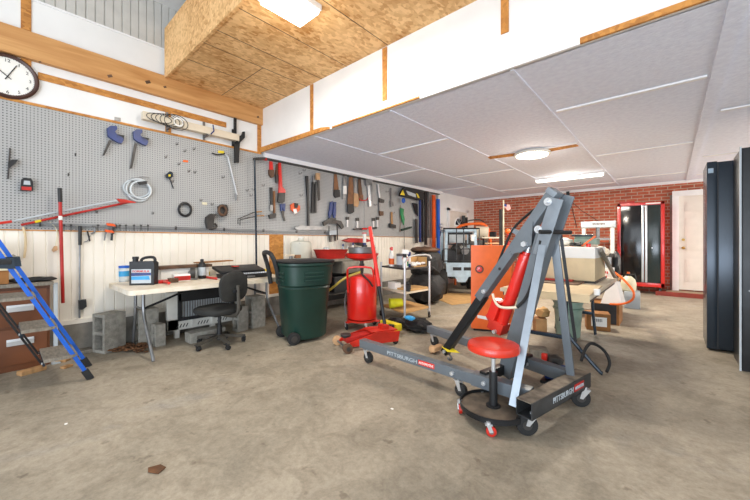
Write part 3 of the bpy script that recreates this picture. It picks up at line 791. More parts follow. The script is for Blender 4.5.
# dark shelf board across leaning things
p0 = T(126, 277); 
bx = thing('white_carton', 'open white carton at the back of the table below the dark board', 'carton', (-4.42, 1.45, DT))
m = MB(); m.box2((-4.50, 1.22, DT + .001), (-4.36, 1.75, DT + .135), bevel=.003).build('carton_body', 'paper', bx)
MB().box2((-4.50, 1.22, DT + .132), (-4.365, 1.74, DT + .137)).build('flap', 'cardboard_dark', bx)
bd2 = one('dark_board', MB().beam((-4.40, 1.02, DT + .155), (-4.42, 1.78, DT + .155), .16, .035, bevel=.003), 'rust', 'dark brown board lying across the white carton on the table', 'board')
one('cardboard_strip', MB().beam((-4.44, 1.62, DT + .19), (-4.46, 2.08, DT + .20), .12, .014), 'cardboard_dark', 'brown cardboard strip over the dark board, reaching to the black bottle', 'cardboard')
# red box + fan/grinder + black bottle
c = T(181, 281)
rb = thing('small_red_box', 'small red and white box on the table behind the red screwdriver', 'box', c)
MB().box(c + V((0, 0, .04)), (.09, .17, .08), bevel=.003).build('carton', 'paper', rb)
MB().box(c + V((.002, 0, .035)), (.09, .168, .05)).build('red_panel', 'red_dull', rb)
one('red_clamp', MB().box(T(163, 283) + V((0, 0, .018)), (.06, .10, .035), bevel=.006).cyl(T(163, 283) + V((0, 0, .02)), T(169, 285) + V((0, 0, .02)), .014), 'red', 'small red plastic gadget on the table right beside the black jug', 'clamp')
one('dark_battery', MB().box(T(173, 282.5) + V((0, 0, .025)), (.07, .09, .05), bevel=.005), 'rust', 'small dark maroon block between red gadget and red box', 'block')
c = T(192, 279.5)
g = thing('bench_grinder_guard', 'dark round wire-brush grinder left of the black bottle on the table', 'grinder', c)
MB().cyl(c + V((0, -.02, .075)), c + V((.02, .03, .075)), .072, seg=28, bevel=.01).build('wheel_guard', 'dark_steel', g)
MB().cyl(c + V((.01, -.035, .06)), c + V((.03, -.01, .06)), .05, seg=20).box(c + V((0, 0, .012)), (.11, .09, .022), bevel=.005).build('grinder_base', 'steel', g)
c = T(202, 278.5)
bb = thing('black_bottle', 'black cylinder bottle with grey label standing on the table', 'bottle', c)
MB().lathe([(.040, 0), (.044, .006), (.044, .17), (.03, .195), (.018, .205)], c).build('bottle_body', 'black_plastic', bb)
MB().lathe([(.019, .20), (.02, .235), (.01, .24)], c).build('cap', 'black_plastic', bb)
MB().lathe([(.0448, .04), (.0448, .14)], c).build('grey_label', 'label_grey', bb)
sd = thing('screwdriver', 'red handled screwdriver lying in front of the black bottle', 'screwdriver', T(213, 279))
MB().cyl(T(205, 278) + V((0, 0, .014)), T(217, 279.8) + V((0, 0, .014)), .014, seg=10, bevel=.003).build('handle', 'red', sd)
MB().cyl(T(217, 279.8) + V((0, 0, .014)), T(224, 281) + V((0, 0, .014)), .005).build('shank', 'chrome', sd)
one('yellow_tape_roll', MB().lathe([(.02, 0), (.04, 0), (.04, .05), (.02, .05)], T(208, 275.2)), 'yellow', 'small yellow tape roll between bottle and open socket case', 'tape')
# socket case
cs = thing('socket_case', 'open black socket set case with chrome sockets on table end', 'tool case', T(238, 277))
a, b = T(213, 278.5), T(262, 275.5)
cy0 = 2.03; 
MB().box2((-4.22, 1.78, DT + .001), (-3.90, 2.36, DT + .055), bevel=.008).build('case_base', 'black_plastic', cs)
MB().box((-4.21, 2.07, DT + .098), (.28, .58, .035), (0, .22, 0), bevel=.008).build('lid', 'black_plastic', cs)
m = MB()
for k in range(18):
    yy = 1.82 + k * .029
    m.cyl((-3.93, yy, DT + .05), (-3.93, yy, DT + .07), .011, seg=10)
m.build('socket_row', 'chrome', cs)['kind'] = 'stuff'
MB().box2((-3.902, 2.02, DT + .012), (-3.892, 2.12, DT + .035), bevel=.002).build('latch', 'steel', cs)
MB().box2((-4.28, 2.0, DT + .13), (-4.21, 2.07, DT + .14)).build('red_button', 'red', cs)
yt = thing('tape_measure', 'yellow tape measure at the far end of the table by the bin', 'tape measure', T(262, 277))
MB().box(T(263, 274) + V((0, 0, .035)), (.04, .09, .07), bevel=.01).build('case', 'yellow', yt)
MB().box(T(263, 274) + V((.0, 0, .03)), (.044, .05, .035), bevel=.006).build('dark_grip', 'black_plastic', yt)
one('cloth_pad', MB().box((-3.86, 2.54, DT + .006), (.14, .14, .01), bevel=.003), 'yellow', 'yellow pad at the right corner of the table', 'pad')

# ============================================================ OFFICE CHAIR
CC = F(219.5, 343, .02)
oc = thing('office_chair', 'black swivel office chair pushed up to the cream table', 'office chair', (CC.x, CC.y, 0))
cd = V((-.94, -.30, 0)).normalized(); cs_ = V((-cd.y, cd.x, 0))     # facing direction and side
def cp(f, s, z): return V((CC.x, CC.y, 0)) + cd * f + cs_ * s + V((0, 0, z))
def pad(c, rx, ry, th, axr, axs, axn, name, mt, n=28, sq=3.0):
    rings = []
    for z, k in ((-th / 2, .86), (-th / 2 * .6, .97), (0, 1), (th / 2 * .6, .97), (th / 2, .84), (th / 2 * 1.1, .4)):
        r = []
        for i in range(n):
            t = 2 * PI * i / n; x = math.copysign(abs(math.cos(t)) ** (2 / sq), math.cos(t)) * rx * k; y = math.copysign(abs(math.sin(t)) ** (2 / sq), math.sin(t)) * ry * k
            r.append(c + axr * x + axs * y + axn * z)
        rings.append(r)
    return loft(MB(), rings).build(name, mt, oc)
pad(cp(.02, 0, .395), .23, .22, .075, cd, cs_, V((0, 0, 1)), 'seat', 'chair_fabric')
bn = (cd * -1 + V((0, 0, .12))).normalized()
pad(cp(-.215, 0, .66), .19, .165, .055, cs_, V((0, 0, 1)), bn, 'backrest', 'chair_fabric', sq=2.8)
MB().tube([cp(0, 0, .345), cp(-.18, 0, .335), cp(-.27, 0, .36), cp(-.29, 0, .45), cp(-.275, 0, .68)], .019, smooth=2).build('back_bar', 'chair_frame', oc)
MB().beam(cp(-.268, -.05, .62), cp(-.268, .05, .62), .03, .03, bevel=.005).build('back_knob', 'black_plastic', oc)
MB().box(cp(0, 0, .345), (.16, .16, .03), bevel=.005).build('seat_mechanism', 'black_metal', oc)
MB().cyl(cp(0, 0, .06), cp(0, 0, .22), .028).cyl(cp(0, 0, .2), cp(0, 0, .34), .018).build('gas_column', 'black_plastic', oc)
bf = MB().cyl(cp(0, 0, .075), cp(0, 0, .125), .042).build('star_base', 'chair_frame', oc)
for k in range(5):
    t = math.atan2(cd.y, cd.x) + .25 + k * 2 * PI / 5; v = V((math.cos(t), math.sin(t), 0))
    c0 = cp(0, 0, 0)
    MB().prism([c0 + v * .03 + V((v.y, -v.x, 0)) * .026 + V((0, 0, .12)), c0 + v * .27 + V((v.y, -v.x, 0)) * .014 + V((0, 0, .085)), c0 + v * .27 - V((v.y, -v.x, 0)) * .014 + V((0, 0, .085)), c0 + v * .03 - V((v.y, -v.x, 0)) * .026 + V((0, 0, .12))], (0, 0, -.03), bevel=.005).build('spoke', 'chair_frame', bf)
    caster(c0 + v * .25 + V((0, 0, .027)), (v.y, -v.x, 0), .026, bf, fork='black_plastic', top=.062, wd=.034)

# ============================================================ STEP LADDER (left edge)
ld = thing('step_ladder', 'blue step ladder with grey treads at the left edge of the photo', 'step ladder', (-3.83, .35, 0))
def rail(x0, x1, y_of, z1):
    pass
nf, nt_ = V((-3.64, .49, .03)), V((-3.70, -.50, 2.10))
ff, ft = V((-4.02, .53, .03)), V((-3.97, -.46, 2.10))
for a, b_, k in ((nf, nt_, 0), (ff, ft, 1)):
    MB().beam(a, b_, .016, .028, up=(0, 1, .5), bevel=.004).build('rail', 'blue', ld)
    d = (b_ - a).normalized()
    MB().beam(a - d * .035, a + d * .06, .03, .05, up=(0, 1, .5), bevel=.008).build('rubber_foot', 'rubber', ld)
def railat(a, b_, z): t = (z - a.z) / (b_.z - a.z); return a.lerp(b_, t)
def tread(z, depth):
    a, c_ = railat(nf, nt_, z), railat(ff, ft, z)
    m = MB(); x0, x1 = c_.x - .03, a.x + .03; yb = a.y - depth; yf = a.y + .03
    pts = [(x1 - .03, yf, z), (x1, yf - .05, z), (x1, yb, z), (x0, yb, z), (x0, yf - .05, z), (x0 + .03, yf, z)]
    m.prism(pts, (0, 0, -.022), bevel=.005)
    t = m.build('tread', 'grey_tread', ld)
    MB().box2((x0 + .005, yb - .006, z - .05), (x1 - .005, yb + .01, z - .012), bevel=.004).build('tread_lip', 'cab_blue', t)
    for x in (x0 + .03, x1 - .03): MB().cyl((x, yb - .012, z - .03), (x, yb - .002, z - .03), .009).build('rivet', 'chrome', t)
    return yb
zs = (.235, .485, .735)
ys = [tread(z, .17) for z in zs]
for x in (-3.66, -3.99):
    MB().tube([(x, ys[0] - .01, zs[0] - .03), (x, ys[2] - .01, zs[2] - .03), (x, ys[2] - .14, .95)], .0075).build('link_bar', 'black_metal', ld)
a, c_ = railat(nf, nt_, 1.0), railat(ff, ft, 1.0)
MB().box2((c_.x - .03, a.y - .32, .985), (a.x + .03, a.y + .03, 1.02), bevel=.008).build('top_platform', 'black_plastic', ld)
for a in (railat(nf, nt_, 1.0), railat(ff, ft, 1.0)):
    MB().prism([a + V((.013, .04, .03)), a + V((.013, .05, -.05)), a + V((.013, -.08, -.04)), a + V((.013, -.09, .03))], (.012, 0, 0), bevel=.003).build('hinge_bracket', 'cab_blue', ld)
for x in (-3.68, -3.98): MB().beam((x, -.52, 2.08), (x + .0, -1.05, .02), .02, .045, up=(0, 1, .5)).build('rear_leg', 'blue', ld)

# ============================================================ FILE CABINET + things on it
fc = thing('file_cabinet', 'brown two-drawer file cabinet standing behind the blue ladder', 'file cabinet', (-4.5, -.1, 0))
fx0, fx1, fy0, fy1 = -4.60, -4.37, -.62, .31
MB().box2((fx0, fy0, 0), (fx1, fy1, .745), bevel=.004).build('body', 'brown_cab', fc)
for z0, z1, zc in ((.06, .375, .26), (.40, .725, .56)):
    dd = MB().box2((fx1, fy0 + .02, z0), (fx1 + .018, fy1 - .02, z1), bevel=.005).build('drawer', 'brown_cab', fc)
    yy = WX; py = F(22, 300, zc)
    cyv = .12
    m = MB(); m.box2((fx1 + .018, cyv - .085, zc - .03), (fx1 + .03, cyv + .085, zc + .03), bevel=.005); m.beam((fx1 + .035, cyv - .085, zc + .01), (fx1 + .035, cyv + .085, zc + .015), .02, .012, bevel=.003)
    m.build('pull', 'chrome', dd)
m = one('metal_post', MB().box2((-4.42, .335, 0), (-4.38, .365, .76)).box2((-4.44, .32, 0), (-4.33, .38, .012)), 'label_grey', 'thin light grey post beside the brown file cabinet', 'post')
one('grey_board', MB().box((-4.46, -.12, .762), (.28, .9, .03), (0, 0, .03), bevel=.003), 'grey_tread', 'flat grey-brown board on top of the brown file cabinet', 'board')
one('black_glove', MB().ball((-4.45, .20, .80), (.055, .17, .022), sub=3, jit=.006), 'bag', 'crumpled black glove on the file cabinet near the beadboard', 'glove')
bq = thing('open_box', 'open brown box of rolled papers on top of the file cabinet', 'box', (-4.46, -.22, .78))
MB().box2((-4.56, -.55, .78), (-4.36, .05, .90), bevel=.01).build('lower_box', 'cardboard_dark', bq)
MB().box2((-4.57, -.56, .90), (-4.35, .06, .925), bevel=.004).build('box_lid', 'cream', bq)
one('white_parcel', MB().box((-4.47, -.22, 1.03), (.16, .42, .2), (0, 0, .06), bevel=.02), 'paper', 'white plastic parcel on top of the box behind the ladder', 'parcel')
one('crumpled_rag', MB().ball((-4.44, .07, .975), (.045, .05, .055), sub=3, jit=.01), 'bench_grey', 'crumpled grey rag beside the white parcel on the box', 'rag')
# wood on the floor
def plank(lbl, a, b_, w, hgt, mt='wood', name='wood_block', cat='wood block'):
    a = V(a); b_ = V(b_); return one(name, MB().beam(a + V((0, 0, hgt / 2)), b_ + V((0, 0, hgt / 2)), w, hgt, bevel=.003), mt, lbl, cat)
plank('short tan wood offcut on the floor below the file cabinet', F(19, 376), F(44, 369), .08, .035)
plank('wood offcut lying behind the lower ladder tread', F(50, 362), F(68, 361), .07, .04)
plank('long flat plank on the floor by the grey block wall', F(64, 357), F(92, 351), .12, .035, 'grey_tread')
plank('small chip of wood in front of the flat plank', F(62, 369), F(71, 366), .05, .02)
one('bark_chips', (lambda mb: [mb.ball(F(*p_) + V((0, 0, random.uniform(.01, .05))), (random.uniform(.012, .03), random.uniform(.012, .03), .010), sub=1) for p_ in [(random.uniform(104, 150), random.uniform(346, 353)) for _ in range(150)]] and mb)(MB()), 'leaf', 'pile of brown leaf litter and bark chips by the concrete blocks', 'leaf litter')['kind'] = 'stuff'

# ============================================================ CONCRETE BLOCKS
def block(loc, rz, L, lbl, upright=True, t=.19, wdt=.19, group='concrete blocks under the table'):
    r = thing('concrete_block', lbl, 'concrete block', loc, group)
    m = MB(); hgt = L if upright else t
    R = Euler((0, 0, rz)).to_matrix()
    def q(x, y, z): return V(loc) + R @ V((x, y, z))
    def bx_(c, s): m.box(q(*c), s, (0, 0, rz), bevel=.004)
    if upright:   # cores open to one side (local +/-Y is the wide face)
        w = wdt; e = .032
        for s_ in (-1, 1): bx_((s_ * (w / 2 - e / 2), 0, L / 2), (e, t, L))
        for z in (e / 2, L / 2, L - e / 2): bx_((0, 0, z), (w - 2 * e + .002, t, e))
    else:
        bx_((0, 0, t / 2), (wdt, L, t))
    m.build('block_body', 'cmu', r); return r
p = F(101, 348); block((-4.46, .77, 0), .38, .40, 'upright hollow concrete block nearest the ladder, its two cores showing', wdt=.19, t=.21)
block((-4.46, 1.10, 0), .05, .40, 'upright concrete block behind the near table legs')
block((-4.27, 1.17, 0), .1, .24, 'short stub of concrete block between table leg and white plastic frame', t=.10, wdt=.12)
block((-4.13, 1.62, 0), .05, .40, 'concrete block lying flat in front of the white plastic frame', upright=False, t=.115, wdt=.16)
block((-4.20, 2.08, 0), .1, .32, 'concrete block standing just behind the office chair back', t=.14, wdt=.14)
block((-4.24, 2.31, 0), .05, .42, 'tall concrete block at the far end under the table', t=.19, wdt=.19)

# white plastic frame panel under the table
ap = thing('plastic_grille_panel', 'white moulded plastic panel with black framed opening under the table', 'plastic panel', (-4.48, 1.75, 0))
yA, yB_ = 1.30, 2.20
m = MB(); X_ = -4.42
m.box2((X_ - .06, yA, .09), (X_, yA + .13, .60), bevel=.01); m.box2((X_ - .06, yB_ - .12, .09), (X_, yB_, .60), bevel=.01)
m.box2((X_ - .06, yA, .09), (X_, yB_, .23), bevel=.01); m.box2((X_ - .06, yA, .54), (X_, yB_, .62), bevel=.01)
m.box2((X_ - .07, yA + .01, .10), (X_ - .055, yB_ - .01, .61)); m.build('panel_body', 'appliance', ap)
m = MB(); m.box2((X_ - .02, yA + .11, .22), (X_ + .025, yA + .15, .56), bevel=.006); m.box2((X_ - .02, yB_ - .14, .22), (X_ + .025, yB_ - .10, .56), bevel=.006)
m.box2((X_ - .02, yA + .11, .20), (X_ + .025, yB_ - .10, .235), bevel=.006); m.box2((X_ - .02, yA + .11, .43), (X_ + .025, yB_ - .10, .57), bevel=.006)
m.build('black_frame', 'black_plastic', ap)
MB().box2((X_ - .05, yA + .12, .22), (X_ - .03, yB_ - .11, .44)).build('back_plate', 'label_grey', ap)
m = MB()
for k in range(24): m.box2((X_ - .03, yA + .16 + k * .030, .23), (X_ - .02, yA + .172 + k * .030, .44))
m.build('grille_slats', 'steel', ap)
m = MB()
for g_ in range(3):
    for k in range(4):
        yy = yA + .10 + g_ * .24 + k * .035; m.beam((X_ + .001, yy, .12), (X_ + .001, yy + .02, .16), .004, .010)
for k in range(22): m.box2((X_, yA + .15 + k * .032, .59), (X_ + .002, yA + .166 + k * .032, .605))
m.build('vent_slots', 'black_plastic', ap)
for yy in (yA + .08, yA + .5, yB_ - .1): MB().box2((X_ - .05, yy, 0), (X_ + .01, yy + .05, .10), bevel=.005).build('foot', 'appliance', ap)
for yy in (yA + .26, yA + .50): MB().box2((X_, yy, .11), (X_ + .012, yy + .03, .20), bevel=.004).build('clip', 'appliance', ap)

# ============================================================ WALL: clock
c = W(8, 77, .0); ck = thing('wall_clock', 'round white wall clock with dark brown rim above the pegboard', 'clock', c)
R_ = .192
MB().lathe([(R_ + .012, .002), (R_ + .015, .03), (R_, .045), (R_ - .018, .035), (R_ - .02, .012)], c, 48, axis=(1, 0, 0)).build('rim', 'clock_rim', ck)
fcx = MB().cyl(c + V((.008, 0, 0)), c + V((.022, 0, 0)), R_ - .01, seg=48).build('clock_face', 'clock_face', ck)
for k in range(1, 13):
    t = PI / 2 - k * PI / 6; r0 = R_ * .76
    text(str(k), 'numeral', .042, c + V((.0235, math.cos(t) * r0 - .013 * len(str(k)), math.sin(t) * r0 - .015)), (0, 1, 0), (0, 0, 1), 'black_plastic', fcx, depth=.0006)
m = MB()
for k in range(60):
    t = k * PI / 30; u = V((0, math.cos(t), math.sin(t))); m.beam(c + u * R_ * .87 + V((.0235, 0, 0)), c + u * R_ * (.90) + V((.0235, 0, 0)), .003, .001, up=(1, 0, 0))
m.build('minute_marks', 'black_plastic', fcx)['kind'] = 'stuff'
hc = c + V((.028, 0, 0))
MB().beam(hc - V((0, .018, .035)), hc + V((0, .055, .118)), .007, .002, up=(1, 0, 0)).build('minute_hand', 'black_metal', ck)
MB().beam(hc + V((.003, .02, -.025)), hc + V((.003, -.10, .075)), .007, .002, up=(1, 0, 0)).build('hour_hand', 'black_metal', ck)

# ============================================================ WALL TOOLS
EX = V((1, 0, 0))
def wtool(name, label, cat, parts, group=None, plane=W):
    """parts: (part name, kind, data..., material); picture points fall on the plane of the pegboard, off metres in front of it"""
    def add(mb, kind, pts, off, th):
        if kind == 'poly': mb.prism([plane(*p_, off) for p_ in pts], EX * th, bevel=min(.003, th * .2))
        elif kind == 'tube': mb.tube([plane(*p_, off + th) for p_ in pts], th, smooth=1)
        elif kind == 'rod': mb.tube([plane(*p_, off + th) for p_ in pts], th)
        elif kind == 'ring': mb.tube([plane(pts[0][0], pts[0][1], off + th) + V((0, math.cos(t) * pts[1], math.sin(t) * pts[2])) for t in [k * PI / 12 for k in range(24)]], th, closed=True)
    if len(parts) == 1:
        _, k, pts, off, th, mt = parts[0]; mb = MB(); add(mb, k, pts, off, th)
        return one(name, mb, mt, label, cat, group)
    p0 = parts[0]; anchor = p0[2][0]; r = thing(name, label, cat, plane(anchor[0], anchor[1], p0[3]), group)
    for pn, k, pts, off, th, mt in parts:
        mb = MB(); add(mb, k, pts, off, th); mb.build(pn, mt, r)
    return r
q = .012
# white channel on brackets
rt = thing('metal_channel', 'long pale metal channel with coiled black wires hung above the pegboard', 'metal channel', W(142, 117, .1))
a, b_ = W(142, 116.5, .11), W(238, 135, .11)
cyv0, cyv1 = a.y, b_.y; zz = 2.60
MB().box2((WX + .07, cyv0, zz - .045), (WX + .15, cyv1, zz + .045), bevel=.004).build('channel', 'cream_panel', rt)
for k, px in enumerate((168, 205, 234)):
    yk = W(px, 120, .05).y
    MB().box2((WX + .005, yk - .012, zz - .10), (WX + .025, yk + .012, zz + .14)).box2((WX + .02, yk - .012, zz - .07), (WX + .17, yk + .012, zz - .055)).build('bracket', 'black_metal' if k == 2 else 'steel', rt)
m = MB()
for k in range(5):
    y_c = cyv0 + .16 + k * .045
    m.tube([V((WX + .16, y_c + .13 * math.cos(t + k), zz + .0 + (.05 + .01 * k) * math.sin(t + k))) for t in [i * PI / 8 for i in range(16)]], .004, closed=True, seg=5)
m.build('wire_coil', 'black_plastic', rt)
m = MB()
for k in range(3): m.tube([V((WX + .165, cyv0 + .36 + .05 * math.cos(t), zz + .045 * math.sin(t) + k * .006)) for t in [i * PI / 8 for i in range(16)]], .004, closed=True, seg=5)
m.build('white_cord', 'paper', rt)
MB().tube([W(213, 125, .16), W(214, 131, .17), W(211, 134, .17)], .008).build('blue_clip', 'tool_blue', rt)
wtool('black_bracket_arm', 'black steel bracket hanging from the end of the pale channel', 'bracket', [
    ('upright', 'poly', [(233.5, 118), (236, 118.5), (236, 140), (233.5, 140)], .03, .02, 'black_metal'),
    ('hook_block', 'poly', [(231.5, 138), (241, 135.5), (242, 132), (244, 132), (244, 138), (239, 143), (238, 163), (234, 163), (234, 146)], .05, .03, 'black_metal')])
# bar clamps (large blue)
def barclamp(lbl, x, y, x2, y2, sc=1):
    dx, dy = x - 110.5, y - 132
    S_ = lambda L: [(110.5 + dx + (a - 110.5) * sc, 132 + dy + (b - 132) * sc) for a, b in L]
    wtool('bar_clamp', lbl, 'clamp', [
        ('blue_body', 'poly', S_([(106.5, 129), (110, 126.5), (116, 127), (116.5, 130), (114, 132.5), (117, 136), (121, 138), (123, 140), (121, 144), (117, 143), (111, 139.5), (107.5, 137)]), .02, .045, 'tool_blue'),
        ('black_grip', 'poly', S_([(115, 134.5), (124, 136), (123, 138.5), (116.5, 138.5)]), .03, .035, 'black_plastic'),
        ('bar', 'poly', [(x - 1.8 * sc, y + 8), (x + 1.2 * sc, y + 9), (x2 + 1.6, y2), (x2 - .8, y2 + 1)], .035, .012, 'dark_steel')], 'blue bar clamps')
barclamp('larger blue bar clamp, nearer the clock on the pegboard', 110.5, 132, 103, 155)
barclamp('second blue bar clamp with the longer bar', 136, 135, 130.5, 168, .92)
wtool('beige_plate', 'tiny beige metal plate on the white strip above the blue clamps', 'plate', [('plate', 'poly', [(114.5, 117), (120.5, 118), (120.5, 121.5), (114.5, 120.5)], .0, .008, 'steel')])
wtool('black_spring_clamp', 'small black hanging clamp at far left of the pegboard', 'clamp', [('rod', 'rod', [(10, 148), (9, 165), (8, 179)], .02, .006, 'dark_steel'), ('jaw', 'poly', [(8, 163), (12, 160), (18, 160), (15, 164), (10, 168), (8, 168)], .02, .03, 'black_plastic')])
wtool('stud_finder', 'black and red handheld gauge hung on the left pegboard', 'gauge', [
    ('case', 'poly', [(21, 180), (24, 178), (31, 179), (33, 182), (33, 191), (20, 191)], .015, .035, 'black_plastic'), ('red_base', 'poly', [(21.5, 186.5), (31.5, 187), (31.5, 190.5), (21.5, 190)], .05, .003, 'red_dull'), ('dial', 'poly', [(24, 180.5), (30, 181), (30.5, 185), (23.5, 184.5)], .05, .003, 'label_grey')])
# poles
wtool('pole_saw', 'long red and white pole lying slanted across the pegboard hooks', 'pole', [
    ('white_pole', 'rod', [(12, 221.5), (60, 211.5), (117, 200.5)], .09, .009, 'label_grey'), ('orange_end', 'rod', [(-6, 224), (12, 221.5)], .09, .012, 'jack_red'), ('orange_head', 'poly', [(116, 199), (124, 199.5), (134, 202), (136, 203), (120, 203)], .08, .03, 'jack_red')])
wtool('red_pole', 'thin red tube slanting just below the white pole on the pegboard', 'pole', [('tube', 'rod', [(21, 225), (60, 216.5), (130, 202)], .05, .011, 'red_dull'), ('yellow_band', 'rod', [(35, 222), (41, 220.7)], .05, .0125, 'yellow')])
wtool('standing_red_bar', 'upright red bar with black grip leaning on the wall', 'bar', [('red_shaft', 'rod', [(60, 200), (61.5, 250), (63, 303)], .11, .014, 'red_dull'), ('black_grip', 'rod', [(59.7, 188), (60.2, 202)], .11, .017, 'black_plastic'), ('tag', 'rod', [(60.3, 216), (60.5, 220)], .11, .0152, 'paper')])
wtool('string_trimmer', 'thin silver rod with black foam grip hanging to the floor', 'rod tool', [('shaft', 'rod', [(79.8, 240), (79.5, 318)], .03, .008, 'steel'), ('foam_grip', 'rod', [(80, 226), (80, 245)], .03, .015, 'black_plastic'), ('black_box', 'poly', [(78, 300), (85.5, 299), (86, 306), (82, 309), (78.5, 309)], .02, .05, 'black_plastic')])
wtool('tan_strap', 'curved tan strap hanging in front of the beadboard', 'strap', [('strap', 'tube', [(23, 227), (25.5, 236), (25.5, 248), (24, 258)], .02, .009, 'cardboard_pale')])
wtool('hand_brush', 'small tan brush hanging by a long cord on the beadboard', 'brush', [('cord', 'tube', [(50, 222), (57, 229), (57, 238), (55.5, 246)], .02, .004, 'cream'), ('bristles', 'poly', [(54, 246), (57, 246), (57.5, 250), (53, 252), (51.5, 250)], .015, .025, 'wood_light')])
wtool('caliper', 'small black and grey caliper between silver rod and orange clamps', 'caliper', [('jaw', 'poly', [(86.5, 231), (88, 231), (90.5, 241), (89, 241.5)], .02, .012, 'black_plastic'), ('frame', 'tube', [(84, 242), (88, 241), (90, 236)], .02, .004, 'steel')])
wtool('silver_clip', 'silver curved bracket hanging left of the orange clamps', 'bracket', [('bracket', 'tube', [(92, 226), (95, 228), (95, 232), (91, 234)], .02, .008, 'steel')])
for k, (ox, lbl) in enumerate(((0, 'upper small orange bar clamp over the table'), (-1.5, 'lower small orange bar clamp over the table'))):
    y = 223 + k * 6.5
    wtool('orange_clamp', lbl, 'clamp', [('orange_head', 'poly', [(106 + ox, y), (113.5 + ox, y + 1), (115.5 + ox, y + 3.5), (111 + ox, y + 3.2), (106.5 + ox, y + 2.5)], .03 + k * .01, .03, 'orange_bright'), ('bar', 'poly', [(106.5 + ox, y + 2), (108 + ox, y + 2), (106.5 + ox, y + 11), (105 + ox, y + 11)], .035 + k * .01, .01, 'steel'), ('screw_handle', 'rod', [(113.5 + ox, y + 4), (113 + ox, y + 11)], .03 + k * .01, .011, 'black_plastic')], 'small orange clamps')
wtool('clear_hose_coil', 'coil of clear hose with black tie hung on the pegboard', 'hose', [('coil', 'ring', ((138.5, 190), .115, .13), .02, .010, 'clear'), ('inner_coil', 'ring', ((141, 190), .10, .10), .045, .010, 'clear'), ('third_coil', 'ring', ((137, 188.5), .125, .10), .03, .009, 'label_grey'), ('wire_hook', 'tube', [(127, 184), (131, 178), (149, 176.5), (149, 179)], .02, .003, 'steel'), ('black_tie', 'poly', [(137, 182), (146, 181), (147, 184), (139, 185)], .06, .02, 'black_plastic')])
wtool('yellow_black_sprayer', 'small black and yellow spray gun hanging on the pegboard', 'spray gun', [('body', 'poly', [(165, 175), (169, 171.5), (172, 173), (172, 177), (169, 179), (166, 178)], .02, .035, 'cab_blue'), ('yellow_dot', 'poly', [(168.5, 174.5), (170.5, 174.5), (170.5, 176.5), (168.5, 176.5)], .056, .004, 'yellow'), ('nozzle', 'rod', [(169.5, 178), (173.5, 188.5)], .02, .006, 'black_plastic')])
wtool('cable_coil', 'small round coil of black cable on the pegboard', 'cable', [('outer_loop', 'ring', ((185, 209.5), .075, .085), .02, .011, 'black_plastic'), ('inner_loop', 'ring', ((185, 209.5), .068, .074), .035, .010, 'black_plastic')])
wtool('ear_muffs', 'dark grey ear muffs on a hook, lower of two black pairs', 'ear muffs', [('cup', 'poly', [(205, 217), (209, 214), (215, 214.5), (213, 217), (212, 224), (210, 229), (206, 229), (204.5, 222)], .02, .06, 'dark_steel'), ('band', 'tube', [(209, 229), (213, 229), (217, 227), (216, 224), (213, 224)], .03, .012, 'dark_steel')])
wtool('respirator', 'dark round breathing mask on a hook, right of the ear muffs', 'respirator', [('shell', 'poly', [(217, 207), (220, 204.5), (225, 205), (226, 210), (225, 216), (221, 217), (218, 213)], .02, .07, 'dark_steel'), ('filter', 'ring', ((222.5, 210.5), .05, .06), .09, .018, 'rust')])
wtool('angled_spray_wand', 'long chrome wand hanging at an angle below the black bracket', 'wand', [('chrome_tube', 'rod', [(225, 154), (228, 157), (237, 195)], .03, .011, 'chrome'), ('hook_arm', 'tube', [(212, 153), (218, 155), (225, 153.5)], .03, .008, 'black_metal'), ('tip', 'rod', [(235.5, 194), (236.5, 200)], .03, .014, 'steel')])
wtool('tall_dark_pole', 'tall thin dark pole standing at the joint of the pegboard panels', 'pole', [('shaft', 'rod', [(254.6, 160), (256, 230), (256.5, 270)], .08, .014, 'cab_blue'), ('top_fork', 'poly', [(253, 158), (264, 157.5), (264, 160), (253, 160.5)], .07, .04, 'dark_steel'), ('red_tip', 'poly', [(262, 157.5), (266, 158.5), (266, 161), (262, 160)], .075, .03, 'red_dull')])
for k, (dx, dy, lbl) in enumerate(((0, 0, 'upper long wire hook reaching over the dark pole'), (2, 4, 'lower long wire hook reaching over the dark pole'))):
    wtool('long_wire_hook', lbl, 'hook', [('wire', 'rod', [(238 + dx, 224 + dy * .3), (238 + dx, 219 + dy * .2), (255 + dx, 212 + dy)], .05 + k * .03, .006, 'dark_steel'), ('wooden_handle', 'rod', [(255 + dx, 212 + dy), (262 + dx, 211.5 + dy)], .05 + k * .03, .010, 'wood')], 'long wire hooks')
# rail along the bottom of the pegboard
a, b_ = W(25, 226), W(328, 228)
rl = thing('tool_rail', 'long thin steel rail along the lower edge of the pegboard', 'rail', (WX + .06, (a.y + b_.y) / 2, 1.33))
MB().box2((WX + .03, a.y, 1.325), (WX + .042, b_.y, 1.337)).box2((WX + .01, a.y, 1.305), (WX + .042, b_.y, 1.309)).build('rail_bar', 'steel', rl)
for k in range(7):
    yk = a.y + .1 + k * (b_.y - a.y - .2) / 6
    MB().box2((WX + .008, yk - .006, 1.30), (WX + .045, yk + .006, 1.345)).build('bracket', 'dark_steel', rl)
# small tools hanging on the rail over the beadboard
first = None
for k, px in enumerate((64, 71, 98, 120, 126, 134, 141, 148)):
    p_ = W(px, 227, .06)
    if first is None:
        first = thing('small_wrench', 'tiny steel wrench hanging on the tool rail above beadboard', 'wrench', p_, 'small wrenches on the tool rail')
        MB().box(p_ + V((0, 0, -.015)), (.005, .008, .06), bevel=.002).cyl(p_ + V((-.004, 0, .018)), p_ + V((.004, 0, .018)), .011, seg=12).build('wrench_body', 'dark_steel', first)
    else: dup(first, p_)
